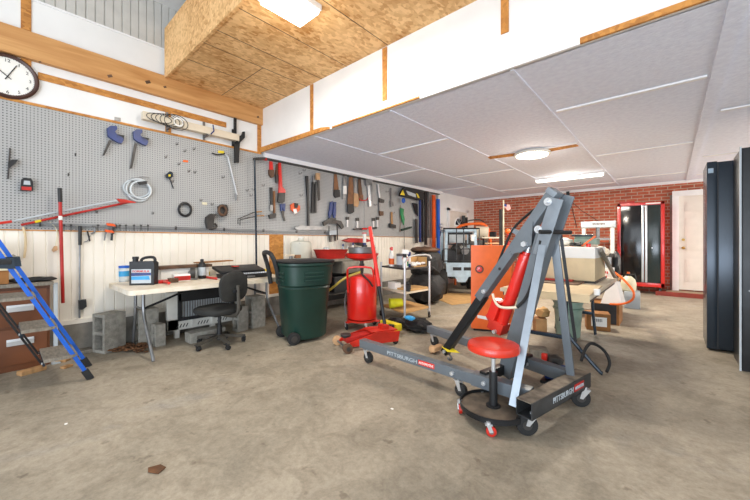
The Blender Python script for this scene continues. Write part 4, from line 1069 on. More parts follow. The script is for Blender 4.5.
# pegboard wire hooks
hk = None
for k, (px, py) in enumerate(((68, 176), (75, 156), (96, 213), (176, 145), (184, 152), (193, 150), (165, 158), (188, 172), (194, 173), (172, 182), (200, 201), (211, 205), (246, 191), (252, 190), (250, 196), (262, 186), (299, 174), (303, 171), (152, 214), (222, 178), (330, 222), (335, 190), (300, 196), (374, 205), (386, 192), (392, 213), (178, 165))):
    p_ = W(px, py, .01)
    if hk is None:
        hk = one('peg_hook', MB().tube([p_, p_ + V((.06, 0, -.004)), p_ + V((.075, 0, .02))], .0032, seg=6).tube([p_, p_ + V((.004, 0, .03))], .0032, seg=6), 'dark_steel', 'bare thin wire hook sticking out of the pegboard', 'hook', 'bare wire hooks in the pegboard')
    else:
        dup(hk, V(hk.location) + (p_ - W(68, 176, .01)))
wtool('hook_tag', 'small orange and yellow tag hanging by the chrome wand', 'tag', [('tag', 'poly', [(218, 150.5), (224, 151), (224, 153.5), (218, 153)], .012, .006, 'yellow')])
wtool('hook_tag', 'small white and orange tag in mid pegboard', 'tag', [('tag', 'poly', [(183, 160), (188, 160.5), (188, 162.5), (183, 162)], .012, .006, 'orange')])
wtool('hook_tag', 'small cream tag above the ear muffs', 'tag', [('tag', 'poly', [(202, 202), (207, 202.5), (207, 205), (202, 204.5)], .012, .006, 'cream')])
# ------- second pegboard bay
wtool('pipe_wrench', 'small red pipe wrench hanging first on the second pegboard', 'wrench', [('red_handle', 'poly', [(269, 161.5), (271.5, 162), (272.5, 172), (269, 172)], .02, .03, 'red'), ('jaw', 'poly', [(268, 170), (273, 170), (273, 177), (270.5, 178), (268.3, 175)], .018, .036, 'rust')])
wtool('pipe_wrench', 'dark rusty pipe wrench between the two red ones', 'wrench', [('handle', 'poly', [(276, 164), (278, 164), (277.5, 176), (274.5, 176)], .02, .025, 'rust'), ('jaw', 'poly', [(274.5, 175), (278.5, 175), (278, 181), (275, 183)], .02, .035, 'dark_steel')])
wtool('pipe_wrench', 'largest red pipe wrench with dark jaws', 'wrench', [('red_handle', 'poly', [(278, 163), (280, 163), (281.5, 187), (284.5, 190), (284.5, 193), (278, 193), (278.5, 187)], .045, .03, 'red'), ('jaw', 'poly', [(277.5, 193), (284, 193), (283.5, 202), (281, 203.5), (277, 202)], .045, .035, 'dark_steel')])
wtool('adjustable_wrench', 'grey wrench with slim black handle below the red wrenches', 'wrench', [('handle', 'poly', [(269.5, 187.5), (272, 187.5), (272, 205), (270, 206)], .02, .02, 'black_metal'), ('head', 'poly', [(269.5, 205), (272.5, 205), (272.5, 211), (269.5, 211)], .02, .022, 'steel')])
wtool('claw_hammer', 'hammer with brown handle, head down below the red wrenches', 'hammer', [('handle', 'poly', [(272.8, 191), (274.5, 191), (274.8, 214), (273, 214)], .03, .022, 'wood_saw'), ('head', 'poly', [(268, 215), (274, 213), (275, 214), (274.5, 218), (269, 219)], .025, .035, 'dark_steel')])
wtool('pliers', 'blue handled pliers under the large red wrench', 'pliers', [('handles', 'poly', [(280, 204), (285, 203.5), (284.5, 211), (283, 211), (282, 207), (281.5, 211), (280, 211)], .02, .02, 'tool_blue'), ('jaw', 'poly', [(281, 211), (284, 211), (283.5, 215), (285, 221), (283.5, 221), (282, 216)], .02, .015, 'dark_steel')])
wtool('orange_tool_cluster', 'cluster of orange and black ratchet straps on the pegboard', 'straps', [('orange_strap', 'poly', [(290, 205), (293, 203), (299, 206), (299, 210), (295, 214), (290.5, 210)], .02, .03, 'orange_bright'), ('black_buckle', 'poly', [(294, 203), (298, 203.5), (297, 208), (294.5, 208)], .05, .012, 'black_plastic'), ('white_clip', 'poly', [(293, 209), (296, 209), (297, 213), (294, 214)], .05, .012, 'paper')])
wtool('long_black_bar', 'long straight black pry bar between orange straps and bolt cutter', 'bar', [('bar', 'poly', [(305, 176), (307.5, 176), (308.6, 220), (309, 228), (307, 228), (306.5, 200)], .02, .025, 'black_metal')])
wtool('bolt_cutter', 'black bolt cutter with two long handles on the pegboard', 'bolt cutter', [('jaws', 'poly', [(312, 176), (315, 175), (316, 184), (312.5, 184)], .025, .025, 'steel'), ('handle', 'poly', [(311.6, 182), (313.2, 182), (313, 213), (310.6, 213)], .025, .025, 'black_plastic'), ('handle', 'poly', [(314, 182), (315.6, 182), (315.6, 213), (313.6, 213)], .03, .025, 'black_plastic')])
wtool('hatchet', 'light headed tool with dark handle right of the bolt cutter', 'hand tool', [('head', 'poly', [(315.5, 173), (319, 173.5), (319, 180), (315.5, 180)], .06, .03, 'wood_light'), ('handle', 'poly', [(317, 180), (318.8, 180), (319.6, 200), (317.6, 201)], .06, .018, 'dark_steel')])
def saw(lbl, blade, handle, bm_='wood_saw', hm='black_plastic', off=.02, g='hand saws on the pegboard'):
    wtool('hand_saw', lbl, 'saw', [('blade', 'poly', blade, off, .006, bm_), ('handle', 'poly', handle, off - .005, .022, hm)], g)
saw('narrow rusty hand saw with black grip, first saw from the left', [(334, 174), (336.5, 174), (339, 192), (333.5, 192)], [(333.5, 190), (339, 190), (339.5, 197), (335, 198), (333.5, 196)])
saw('silver bladed saw with pale paper sleeve, second from the left', [(343, 176), (346, 176), (346, 199), (342.5, 199)], [(342.6, 186), (346, 186), (346, 194), (342.5, 194)], 'steel', 'paper', .03)
saw('broad brown hand saw, longest of the group', [(349, 177), (352.5, 177), (354, 206), (347, 206)], [(347, 204), (353, 204), (353.5, 212), (350, 214), (347.3, 212)], off=.045)
saw('saw with light wooden handle, right of the long brown saw', [(354, 178), (357, 178), (357, 195), (354, 195)], [(353.5, 193), (357.5, 194), (358.5, 203), (357, 207), (353.5, 206)], 'steel', 'wood_light', .06)
saw('thin dark saw with brown grip, last saw of the group', [(358, 179), (360.5, 179), (362.5, 196), (358.5, 196)], [(358.5, 195), (362.5, 195), (362.5, 201), (359, 201)], 'rust', 'wood_saw', .03)
wtool('pliers', 'large blue handled pliers below the first saws', 'pliers', [('blue_handle', 'poly', [(330, 202), (332.3, 201), (331.5, 212), (329, 220), (328, 214)], .03, .025, 'tool_blue'), ('blue_handle', 'poly', [(333.5, 202), (335.5, 202), (335.3, 214), (334, 221), (332.2, 214)], .035, .025, 'tool_blue'), ('jaw', 'poly', [(328, 218), (335, 218), (334.5, 223), (329, 223)], .03, .03, 'dark_steel')])
wtool('clamp_tool', 'dark c-clamp on the rail below the blue pliers', 'clamp', [('frame', 'poly', [(322, 222), (328, 219), (340, 221), (343, 227), (341, 229), (337, 224), (328, 223), (323, 226)], .04, .035, 'dark_steel'), ('screw', 'rod', [(337, 223), (337.5, 240)], .06, .010, 'black_metal'), ('second_screw', 'rod', [(329, 226), (329, 238)], .06, .008, 'dark_steel')])
wtool('dark_saw_blade', 'long flat grey planer blade lying on the steel rail', 'blade', [('blade', 'poly', [(294, 228), (299, 225.5), (326, 227), (326, 230), (296, 230)], .06, .02, 'steel')])
wtool('box_level', 'small white and dark tool hanging under the dark c-clamp', 'hand tool', [('white_head', 'poly', [(328, 231), (337, 230), (337, 234.5), (328, 235)], .03, .035, 'label_grey'), ('prong', 'poly', [(328.5, 235), (331, 235), (331, 242), (329, 242)], .03, .02, 'dark_steel'), ('prong', 'poly', [(333.5, 235), (335.5, 235), (335.5, 241), (334, 241)], .03, .02, 'dark_steel')])
wtool('open_wrench', 'big steel open wrench beside the red T-handled rod', 'wrench', [('head', 'poly', [(364.5, 180), (368, 179), (372, 180), (371, 185), (365.5, 186)], .03, .03, 'steel'), ('shaft', 'poly', [(367, 185), (370, 185), (370.8, 206), (368.8, 207)], .03, .018, 'chrome'), ('second_shaft', 'poly', [(370.2, 184), (371.5, 184), (372.5, 201), (371, 201)], .045, .015, 'steel')])
wtool('tire_pump_rod', 'thin steel rod with red T handle hanging above the drain tank', 'rod tool', [('t_handle', 'tube', [(359.5, 198.5), (361, 200.5), (366.5, 200.5), (368, 198)], .10, .010, 'red'), ('rod', 'rod', [(364, 201), (364.3, 230)], .10, .007, 'steel'), ('red_collar', 'rod', [(362.5, 228.8), (366.8, 228.8)], .09, .02, 'red')])
wtool('ball_hammer', 'slim chrome hammer with dark head, right of the big wrench', 'hammer', [('shaft', 'poly', [(377, 184), (378.5, 184), (380, 199), (378.8, 200)], .03, .016, 'chrome'), ('head', 'poly', [(378.5, 198), (383.5, 200), (383, 203), (378.5, 202.5)], .03, .03, 'dark_steel')])
wtool('ball_hammer', 'short hammer hanging directly below the slim chrome hammer', 'hammer', [('shaft', 'poly', [(378.3, 203), (380, 203), (380.5, 213), (379, 213)], .03, .016, 'steel'), ('head', 'poly', [(378.5, 211), (382.5, 211.5), (382.5, 215.5), (379.5, 216)], .03, .03, 'rust')])
wtool('ratchet', 'thin ratchet with round head below the pegboard ceiling edge', 'ratchet', [('shaft', 'poly', [(390, 188), (391.2, 188), (392, 202), (390.8, 202)], .03, .014, 'steel'), ('head', 'poly', [(389.5, 201), (393, 202), (393, 206), (390.5, 207)], .03, .022, 'steel')])
wtool('mallet', 'dark mallet standing head down near the green clamp', 'mallet', [('shaft', 'poly', [(390.5, 212), (392, 212), (392.5, 224), (391, 224)], .03, .016, 'wood'), ('head', 'poly', [(388.5, 223.5), (394.5, 225), (394.5, 228.5), (389, 227.5)], .03, .045, 'dark_steel')])
for k, (px, py, l_) in enumerate(((347, 218, 'first'), (357, 219, 'second'), (373, 219, 'third'), (377, 218, 'last'))):
    wtool('thin_chisel', ('steel chisel hanging under the first saws, ' if k < 2 else 'steel chisel hanging right of the red rod, ') + ('nearer the bin' if k % 2 == 0 else 'farther from the bin'), 'chisel', [('blade', 'poly', [(px - .7, py), (px + .8, py), (px + 1, py + 9), (px - .7, py + 9)], .02, .012, 'chrome'), ('tang', 'poly', [(px - 1.3, py - 1), (px + 1.6, py - 1), (px + 1.4, py + 2), (px - 1.1, py + 2)], .018, .02, 'dark_steel')], 'chisels in a row')
wtool('flat_tray', 'narrow dark magnetic tray under the chisels', 'tray', [('tray', 'poly', [(353, 228.5), (376, 227), (376, 229), (353, 230)], .03, .03, 'dark_steel')])
wtool('green_clamp', 'green handled clamp hanging below the warning light', 'clamp', [('upper_arm', 'poly', [(400, 208), (403, 209), (402.5, 214), (403.8, 219), (403, 225), (401.5, 220), (400.2, 215)], .04, .03, 'paint_green'), ('screw', 'rod', [(400.5, 205), (400, 232)], .03, .006, 'wood_saw')])
wtool('warning_light_case', 'black case with white panel and yellow triangles under the ceiling', 'case', [('case', 'poly', [(399, 193), (402.5, 188), (407, 188.5), (420, 193), (420.5, 199.5), (417, 200.5), (402, 196.5), (398.5, 196)], .06, .12, 'black_plastic'), ('white_panel', 'poly', [(406, 190.5), (415.5, 194), (416, 197.5), (408, 194.8)], .181, .003, 'label_grey'), ('yellow_triangle', 'poly', [(402.8, 189.8), (404.9, 195.4), (400, 194.8)], .181, .003, 'yellow'), ('yellow_stripe', 'poly', [(416, 193.2), (418, 194), (419.5, 198), (417.8, 197.8)], .181, .003, 'yellow')])
wtool('blue_tape', 'blue roll hanging just below the warning light case', 'tape', [('roll', 'ring', ((403.5, 200.5), .035, .04), .10, .022, 'blue')])
wtool('corner_square', 'dark triangular bracket under the warning light case', 'bracket', [('square', 'poly', [(412, 203), (417, 204), (417.5, 216), (415, 213)], .04, .02, 'black_metal')])
wtool('grey_pliers', 'dark green pliers hanging sideways below the green clamp', 'pliers', [('pliers', 'poly', [(400.5, 229), (404, 228), (411, 226.5), (411, 228), (405, 230), (401, 231)], .04, .03, 'green')])
def hang(lbl, x0, x1, y0, y1, mt, off=.06, th=.03, nm='hanging_bar'):
    wtool(nm, lbl, 'bar', [('bar', 'poly', [(x0, y0), (x1, y0 + .4), (x1 + .2, y1), (x0 + .2, y1)], off, th, mt)])
hang('dull silver level hanging left of the blue bar', 414.8, 416.6, 219, 243, 'dark_steel')
hang('narrow dark blue bar hanging among the black ones', 418.6, 420, 194, 242, 'tool_blue', .08)
hang('black square bar, first right of the dark blue bar', 421.3, 422.6, 192, 242, 'black_metal', .07)
hang('wide black bar next to the silver rule', 424, 426, 192, 245, 'black_metal', .10)
hang('slim grey rule, left of the orange level', 427.6, 429, 192, 238, 'steel', .05)
hang('tall orange spirit level hanging by the wall end', 431.8, 434.2, 195, 262, 'orange_bright', .08, .04, 'spirit_level')
hang('tall blue spirit level right of the orange one', 436.3, 438.6, 199, 256, 'blue', .08, .04, 'spirit_level')
wtool('thin_hanging_rod', 'thin rod hanging in front of the wall below the pegboard', 'rod', [('rod', 'rod', [(404, 222), (404.5, 262)], .03, .005, 'dark_steel')])

# ============================================================ WORKBENCH behind the bin
wbn = thing('metal_workbench', 'grey metal workbench with a small drawer behind the bin', 'workbench', (-4.3, 3.6, 0))
bx0, bx1, by0, by1, bz = -4.60, -4.02, 2.98, 4.60, .875
MB().box2((bx0, by0, bz - .04), (bx1, by1, bz), bevel=.004).build('worktop', 'bench_grey', wbn)
MB().box2((bx0, by0 + .02, .10), (bx0 + .03, by1 - .02, bz - .04)).build('shade_panel', 'black_metal', wbn)  # black sheet standing in for the shade below the worktop
for x in (bx0 + .03, bx1 - .05):
    for y in (by0 + .04, by1 - .05): MB().box2((x, y, 0), (x + .045, y + .045, bz - .04)).build('leg', 'dark_steel', wbn)
dw = MB().box2((bx1 - .5, 3.72, bz - .24), (bx1 + .005, 4.22, bz - .045), bevel=.003).build('drawer', 'bench_grey', wbn)
MB().box2((bx1 + .005, 3.74, bz - .22), (bx1 + .02, 4.20, bz - .065), bevel=.003).build('drawer_front', 'bench_grey', dw)
MB().box2((bx1 + .02, 3.93, bz - .17), (bx1 + .04, 4.02, bz - .13), bevel=.003).build('pull', 'black_metal', dw)
sh = MB().box2((bx0 + .02, by0 + .02, .30), (bx1 - .02, by1 - .02, .32)).build('lower_shelf', 'dark_steel', wbn)
for k, (y, z, cc, lb) in enumerate(((3.25, .02, 'black_plastic', 'black plastic crate on the floor under the metal workbench'), (3.30, .32, 'dark_steel', 'dark tool box on the lower shelf behind the bin'), (3.82, .32, 'black_plastic', 'black ribbed tool box on the shelf left of the red tank'))):
    r = thing('tool_box', lb, 'tool box', (-4.3, y, z + .001))
    if z < .1:
        z = 0
    MB().box2((-4.45, y - .2, z + .001), (-4.10, y + .22, z + .24), bevel=.01).build('box_body', cc, r); MB().box2((-4.46, y - .21, z + .20), (-4.09, y + .23, z + .26), bevel=.01).build('lid', cc, r)
def top(px, py, x=None): return F(px, py, bz)
def onb(px, x): d = ray(px, 250); t = x / d.x; return V((x, d.y * t, bz + .001))
# translucent jug
c = onb(301, -4.44); r = thing('water_jug', 'large translucent jug with blue label on the workbench', 'jug', c)
MB().lathe([(.12, 0), (.135, .02), (.135, .25), (.12, .28), (.04, .30), (.035, .335)], c, 24, sx=1.0, sy=1.35).build('jug_body', 'translucent', r)
MB().lathe([(.04, .33), (.04, .35), (.01, .352)], c).build('cap', 'paper', r)
MB().box(c + V((.085, -.12, .17)), (.012, .07, .18), (0, 0, -.7)).build('blue_label', 'tool_blue', r)
# red basin
c = onb(331, -4.22); r = thing('red_basin', 'red plastic wash basin on the workbench behind the bin', 'basin', c)
loft(MB(), [bring(0, .14, .23, c=c), bring(.12, .17, .27, c=c), bring(.145, .18, .285, c=c), bring(.15, .185, .29, c=c), bring(.145, .17, .275, c=c), bring(.02, .13, .22, c=c)]).build('basin', 'red_dull', r)
c = onb(326, -4.50)
one('clear_dome', MB().lathe([(.06, 0), (.06, .14), (.045, .18), (.015, .19)], c), 'clear', 'clear plastic dome bottle behind the red basin', 'bottle')
c = onb(291, -4.15); r = thing('small_vise', 'small grey T-shaped vise standing on the workbench corner', 'vise', c)
MB().cyl(c, c + V((0, 0, .07)), .025).cyl(c, c + V((0, 0, .012)), .05).build('post', 'steel', r)
MB().beam(c + V((0, -.11, .08)), c + V((0, .05, .08)), .04, .03, bevel=.004).build('anvil', 'cream_panel', r)
MB().box(c + V((0, .11, .06)), (.06, .09, .05), bevel=.005).build('jaw_block', 'wood_saw', r)
for px, x, hh, bc, lc, lb in ((343, -4.40, .20, 'label_grey', 'tool_blue', 'blue capped spray bottle left of the metal pan'), (353, -4.42, .22, 'paper', 'tool_blue', 'white spray bottle with blue head behind the metal pan'), (347.5, -4.45, .16, 'cream', 'paper', 'short pale bottle between the two blue headed sprays')):
    c = onb(px, x); r = thing('spray_bottle', lb, 'bottle', c)
    MB().lathe([(.035, 0), (.04, .01), (.04, hh * .6), (.02, hh * .8), (.014, hh)], c, 16).build('bottle_body', bc, r)
    MB().cyl(c + V((0, 0, hh)), c + V((0, 0, hh + .03)), .018, seg=12).beam(c + V((0, 0, hh + .03)), c + V((.05, -.04, hh + .035)), .016, .02, bevel=.003).build('trigger_head', lc, r)
c = onb(350, -4.50); r = thing('wall_vise', 'reddish brown hand plane hanging above the pan on the wall', 'hand plane', W(345, 240, .2))
MB().prism([W(341, 240.5, .14), W(348, 238, .14), W(363, 238.5, .14), W(370, 241, .14), W(362, 242.5, .14), W(346, 242.5, .14)], EX * .08, bevel=.004).build('sole', 'red_dull', r)
MB().prism([W(352, 242, .15), W(361, 242, .15), W(363, 247, .15), W(356, 245, .15)], EX * .06, bevel=.004).build('dark_grip', 'black_plastic', r)
MB().box(W(355, 240, .07), (.14, .02, .02)).build('wall_peg', 'dark_steel', r)
c = onb(364.5, -4.30); hh = .30
r = thing('sealant_tube', 'tall white tube with red cap and blue base above the pan', 'tube', (c.x, c.y, bz))
MB().cyl(c, c + V((0, 0, .22)), .05).build('stand', 'dark_steel', r)
MB().cyl(c + V((0, 0, .22)), c + V((0, 0, .26)), .032).build('blue_base', 'tool_blue', r)
MB().cyl(c + V((0, 0, .26)), c + V((0, 0, .43)), .032).build('tube_body', 'paper', r)
MB().cyl(c + V((0, 0, .43)), c + V((0, 0, .45)), .045).build('red_cap', 'red', r)

# ============================================================ ROLLING CART
n0, n1, n2 = V((-2.77, 3.74, 0)), V((-2.75, 4.34, 0)), V((-3.38, 3.95, 0))
n3 = n2 + (n1 - n0)
ct = thing('rolling_cart', 'chrome post rolling cart with three shelves right of the jack handle', 'cart', (n0 + n3) / 2)
ctr = (n0 + n3) / 2
for i, p_ in enumerate((n0, n1, n2, n3)):
    MB().cyl(p_ + V((0, 0, .10)), p_ + V((0, 0, .86 if i < 2 else .84)), .016).build('post', 'chrome', ct)
    caster(p_ + V((0, 0, .045)), (.3, -1, 0), .043, ct, top=.11, wd=.025)
MB().tube([n0 + V((0, 0, .85)), n0 + (n1 - n0) * .12 + V((0, 0, .93)), n0 + (n1 - n0) * .35 + V((0, 0, .96)), n1 + V((0, 0, .96)), n1 + V((.02, .02, .90))], .012, smooth=1).build('handle_rail', 'chrome', ct)
for z, mt in ((.78, 'dark_steel'), (.44, 'cream_panel'), (.17, 'cardboard')):
    MB().prism([n0 + V((0, 0, z)), n1 + V((0, 0, z)), n3 + V((0, 0, z)), n2 + V((0, 0, z))], (0, 0, -.022)).build('shelf', mt, ct)
def oc_(u, v, z=.7805): return n0 + (n2 - n0) * u + (n1 - n0) * v + V((0, 0, z))
def bottle(nm, lb, cat, c, prof, mt, extra=(), seg=18):
    r = thing(nm, lb, cat, c)
    MB().lathe(prof, c, seg).build('body', mt, r)
    for pn, pr, em in extra: MB().lathe(pr, c, seg).build(pn, em, r)
    return r
bottle('spray_can', 'tall clear bottle with red cap left on the cart top', 'bottle', oc_(.85, .25), [(.032, 0), (.034, .01), (.034, .15), (.02, .20), (.015, .25)], 'clear', [('cap', [(.018, .25), (.018, .28), (.01, .285)], 'red'), ('orange_label', [(.0345, .03), (.0345, .12)], 'orange')])
bottle('spray_can', 'white bottle with orange label in front on the cart top', 'bottle', oc_(.66, .12), [(.034, 0), (.036, .01), (.036, .16), (.02, .20), (.015, .24)], 'paper', [('cap', [(.018, .24), (.018, .29), (.01, .295)], 'red'), ('orange_label', [(.0365, .03), (.0365, .12)], 'orange')])
bottle('paint_tin', 'grey paint tin with printed label on the cart top', 'paint tin', oc_(.42, .30), [(.082, 0), (.085, .005), (.085, .185), (.088, .19), (.078, .195), (.076, .185), (.02, .184)], 'steel', [('printed_label', [(.0855, .03), (.0855, .16)], 'label_grey')], 26)
bottle('cleaner_bottle', 'white and green bottle with blue cap right of the paint tin', 'bottle', oc_(.20, .22), [(.040, 0), (.042, .01), (.042, .16), (.02, .20)], 'paper', [('blue_cap', [(.03, .20), (.032, .24), (.02, .245)], 'tool_blue'), ('green_label', [(.0425, .02), (.0425, .09)], 'paint_green'), ('orange_label', [(.0426, .10), (.0426, .15)], 'orange')])
bottle('blue_can', 'blue capped can standing behind the green labelled bottle', 'can', oc_(.22, .36), [(.035, 0), (.035, .22)], 'tool_blue', [('white_collar', [(.036, .05), (.036, .14)], 'paper')])
r = thing('spray_trigger_bottle', 'white trigger spray bottle with black collar at the cart corner post', 'bottle', oc_(.06, .08))
c = oc_(.10, .10); MB().lathe([(.03, 0), (.032, .01), (.032, .12), (.015, .16)], c, 16).build('body', 'paper', r)
MB().lathe([(.028, .15), (.028, .20)], c, 16).build('black_collar', 'black_plastic', r)
MB().beam(c + V((-.03, -.02, .235)), c + V((.05, .03, .225)), .035, .06, bevel=.01).build('trigger_head', 'paper', r)
# tray with rags
r = thing('cardboard_tray', 'open cardboard tray of white rags on the right half of the cart', 'tray', oc_(.3, .7, .781))
m = MB(); A = oc_(.06, .42, .781); D = oc_(.06, .95, .781); Cc = oc_(.42, .95, .781); Bq = oc_(.42, .45, .781)
m.prism([A, D, Cc, Bq], (0, 0, .012))
for a_, b__ in ((Bq, Cc), (D, Cc)): m.beam(a_ + V((0, 0, .07)), b__ + V((0, 0, .07)), .01, .14)
m.build('tray_body', 'cardboard', r)
m = MB()
for k in range(9): m.ball(oc_(.12 + .06 * (k % 4), .48 + .045 * k, .81 + .01 * (k % 3)), (.04, .05, .02), sub=2, jit=.006)
rg = one('white_rags', m, 'paper', 'heap of crumpled white rags in the cardboard tray', 'rags'); rg['kind'] = 'stuff'
one('white_box', MB().box(oc_(.62, .18, .441 + .05), (.20, .10, .10), (0, 0, -.3), bevel=.004), 'paper', 'white box on the middle shelf of the cart', 'box')
one('black_gadget', MB().box(oc_(.12, .22, .441 + .045), (.09, .07, .09), (0, 0, .3), bevel=.012).ball(oc_(.12, .22, .441 + .11), .03), 'black_plastic', 'black gadget on the middle shelf by the chrome post', 'gadget')
one('flattened_box', MB().beam(oc_(.3, .2, .455), oc_(.25, .95, .455), .3, .025, bevel=.003), 'cardboard', 'flattened brown cardboard on the middle shelf', 'cardboard')
yb = oc_(.42, .08, .171 + .07)
r = thing('yellow_bucket', 'yellow bucket lying on its side on the bottom cart shelf', 'bucket', oc_(.42, .08, .171))
ad = V((.6, .75, .06)).normalized()
MB().lathe([(.055, -.09), (.06, -.085), (.072, .085), (.078, .09), (.078, .10), (.07, .10), (.055, -.07)], yb + V((0, 0, .012)), 24, axis=-ad).build('bucket_body', 'yellow_bucket', r)
MB().lathe([(.071, .035), (.076, .04), (.076, .048), (.072, .05)], yb + V((0, 0, .012)), 24, axis=-ad).build('rim_band', 'yellow_bucket', r)

# black bag on the floor in front of the cart
c = F(408, 333, 0)
one('black_bag', MB().ball(c + V((.03, .16, .08)), (.20, .17, .085), sub=3, jit=.022), 'bag', 'crumpled black bag on the floor before the cart', 'bag')
one('black_cloth', MB().ball(c + V((-.26, .10, .07)), (.14, .08, .07), sub=3, jit=.014), 'bag', 'dark cloth heap behind the yellow case on the floor', 'cloth')
r = thing('yellow_saw_case', 'yellow and black case lying in the dark heap by the jack handle', 'case', F(392, 331))
a = F(383, 323, .10); b_ = F(399, 328, .10); MB().beam(a, b_, .10, .09, bevel=.015).build('case_body', 'yellow', r); MB().box(F(391, 328, .13), (.07, .07, .08), (0, 0, .4), bevel=.01).build('black_handle', 'black_plastic', r)
one('blue_white_wrapper', MB().ball(F(410, 318, .20), (.07, .05, .025), sub=3, jit=.008), 'label_blue', 'blue and white plastic wrapper on top of the black bag', 'wrapper')
one('hoist_strap', MB().beam(F(432, 350, .05), F(441, 346, .05), .06, .045, bevel=.012).ball(F(432, 349, .045), (.035, .035, .042)), 'wood_light', 'faded pink block on the floor by the far hoist leg tip', 'block')

# dark heap behind the cart
r = thing('black_tarp_bundle', 'large black bundle standing on the floor behind the cart', 'bundle', (-3.6, 5.2, 0))
MB().ball((-3.46, 5.36, .30), (.34, .44, .30), sub=3, jit=.035).build('lower_bundle', 'bag', r)
MB().ball((-3.50, 5.40, .72), (.30, .38, .30), sub=3, jit=.035).build('upper_bundle', 'bag', r)
MB().ball((-3.52, 5.42, 1.0), (.26, .34, .06), sub=3, jit=.012).build('folded_top', 'rust', r)
wtool('small_wall_lamp', 'little chrome spot lamp hanging at the end of the levels', 'lamp', [('lamp_head', 'ring', ((441.5, 226), .04, .04), .15, .03, 'chrome'), ('arm', 'rod', [(441, 229), (440, 236)], .1, .012, 'black_metal')])

# ============================================================ SMALL VEHICLE at the back
def frame_at(px, w):
    r = (px - 375) / 333; return V((w * (-sA + r * cA), w * (cA + r * sA), 0))
VC = frame_at(461, 7.3); vr = V((.80, .60, 0)); vf = V((.60, -.80, 0))
ve = thing('utility_vehicle', 'stripped pale blue utility vehicle with black tube guard near the brick wall', 'vehicle', VC)
def vp(u, f, z): return VC + vr * u + vf * f + V((0, 0, z))
m = MB()
for u in (-.33, .33):
    m.beam(vp(u, 0, .68), vp(u * .94, -.05, 1.44), .06, .05, up=vf, bevel=.01)
    m.beam(vp(u, -.9, .68), vp(u * .94, -.8, 1.42), .06, .05, up=vf, bevel=.01)
    m.beam(vp(u * .94, -.05, 1.42), vp(u * .94, -.8, 1.42), .05, .05, bevel=.01)
m.beam(vp(-.34, -.05, 1.42), vp(.34, -.05, 1.42), .06, .08, bevel=.015); m.beam(vp(-.34, -.8, 1.41), vp(.34, -.8, 1.41), .06, .06, bevel=.01)
m.build('cab_frame', 'pale_blue', ve)
MB().beam(vp(-.2, -.78, 1.23), vp(.22, -.78, 1.23), .01, .20).build('rear_window', 'label_grey', ve)
m = MB(); m.beam(vp(-.27, -.10, 1.34), vp(.27, -.10, 1.34), .04, .05); m.beam(vp(-.27, -.12, 1.10), vp(.27, -.12, 1.10), .05, .03); m.beam(vp(-.26, -.12, 1.1), vp(-.26, -.12, 1.34), .04, .04, up=vf); m.beam(vp(.2, -.12, 1.1), vp(.2, -.12, 1.34), .04, .04, up=vf)
m.build('inner_frame', 'black_metal', ve)
MB().box(vp(.27, -.02, 1.24), (.09, .012, .14), (0, 0, math.atan2(.6, .8))).build('sticker', 'paper', ve)
MB().box(vp(0, -.45, .82), (.62, .9, .30), (0, 0, math.atan2(.6, .8)), bevel=.03).build('engine_bay', 'black_plastic', ve)
m = MB().ball(vp(-.05, -.1, .98), (.16, .14, .15), sub=3, jit=.012); m.ball(vp(.16, -.12, .92), (.12, .1, .1), sub=2, jit=.01); m.build('engine', 'dark_steel', ve)
MB().cyl(vp(.08, .05, .96), vp(.08, -.02, .96), .085, seg=20).build('pulley', 'steel', ve)
m = MB(); m.prism([vp(-.32, .06, .40), vp(.30, .06, .40), vp(.33, .06, .70), vp(-.34, .06, .70)], vf * .05, bevel=.01); m.build('bumper', 'pale_blue', ve)
m = MB()
for u in (-.10, .13): m.box(vp(u, .112, .57), (.18, .006, .07), (0, 0, math.atan2(.6, .8)))
m.build('bumper_slots', 'black_plastic', ve)
MB().prism([vp(-.15, .07, .40), vp(.15, .07, .40), vp(.08, .07, .28), vp(-.08, .07, .28)], vf * .03).build('skid_plate', 'pale_blue', ve)
m = MB(); gz = (.72, 1.46)
for u in (-.40, -.12, .03, .36): m.tube([vp(u, .14, .55 if abs(u) > .3 else .74), vp(u, .14, 1.44)], .012)
m.tube([vp(-.40, .14, 1.44), vp(.36, .14, 1.44)], .016); m.tube([vp(-.40, .14, .74), vp(.36, .14, .74)], .012); m.tube([vp(-.40, .14, 1.0), vp(.36, .14, 1.0)], .008)
m.tube([vp(.36, .14, 1.44), vp(.36, -.3, 1.44)], .014)
m.build('tube_guard', 'black_metal', ve)
MB().box(vp(0, -.50, .48), (.5, 1.0, .28), (0, 0, math.atan2(.6, .8)), bevel=.03).build('chassis', 'black_metal', ve)
for u in (-.40, .40):
    for f in (-.05, -.95):
        w = MB().cyl(vp(u - .09, f, .28), vp(u + .09, f, .28), .28, seg=28, bevel=.04).build('wheel', 'rubber', ve)
        MB().cyl(vp(u - .095, f, .28), vp(u + .095, f, .28), .13).build('rim', 'steel', w)
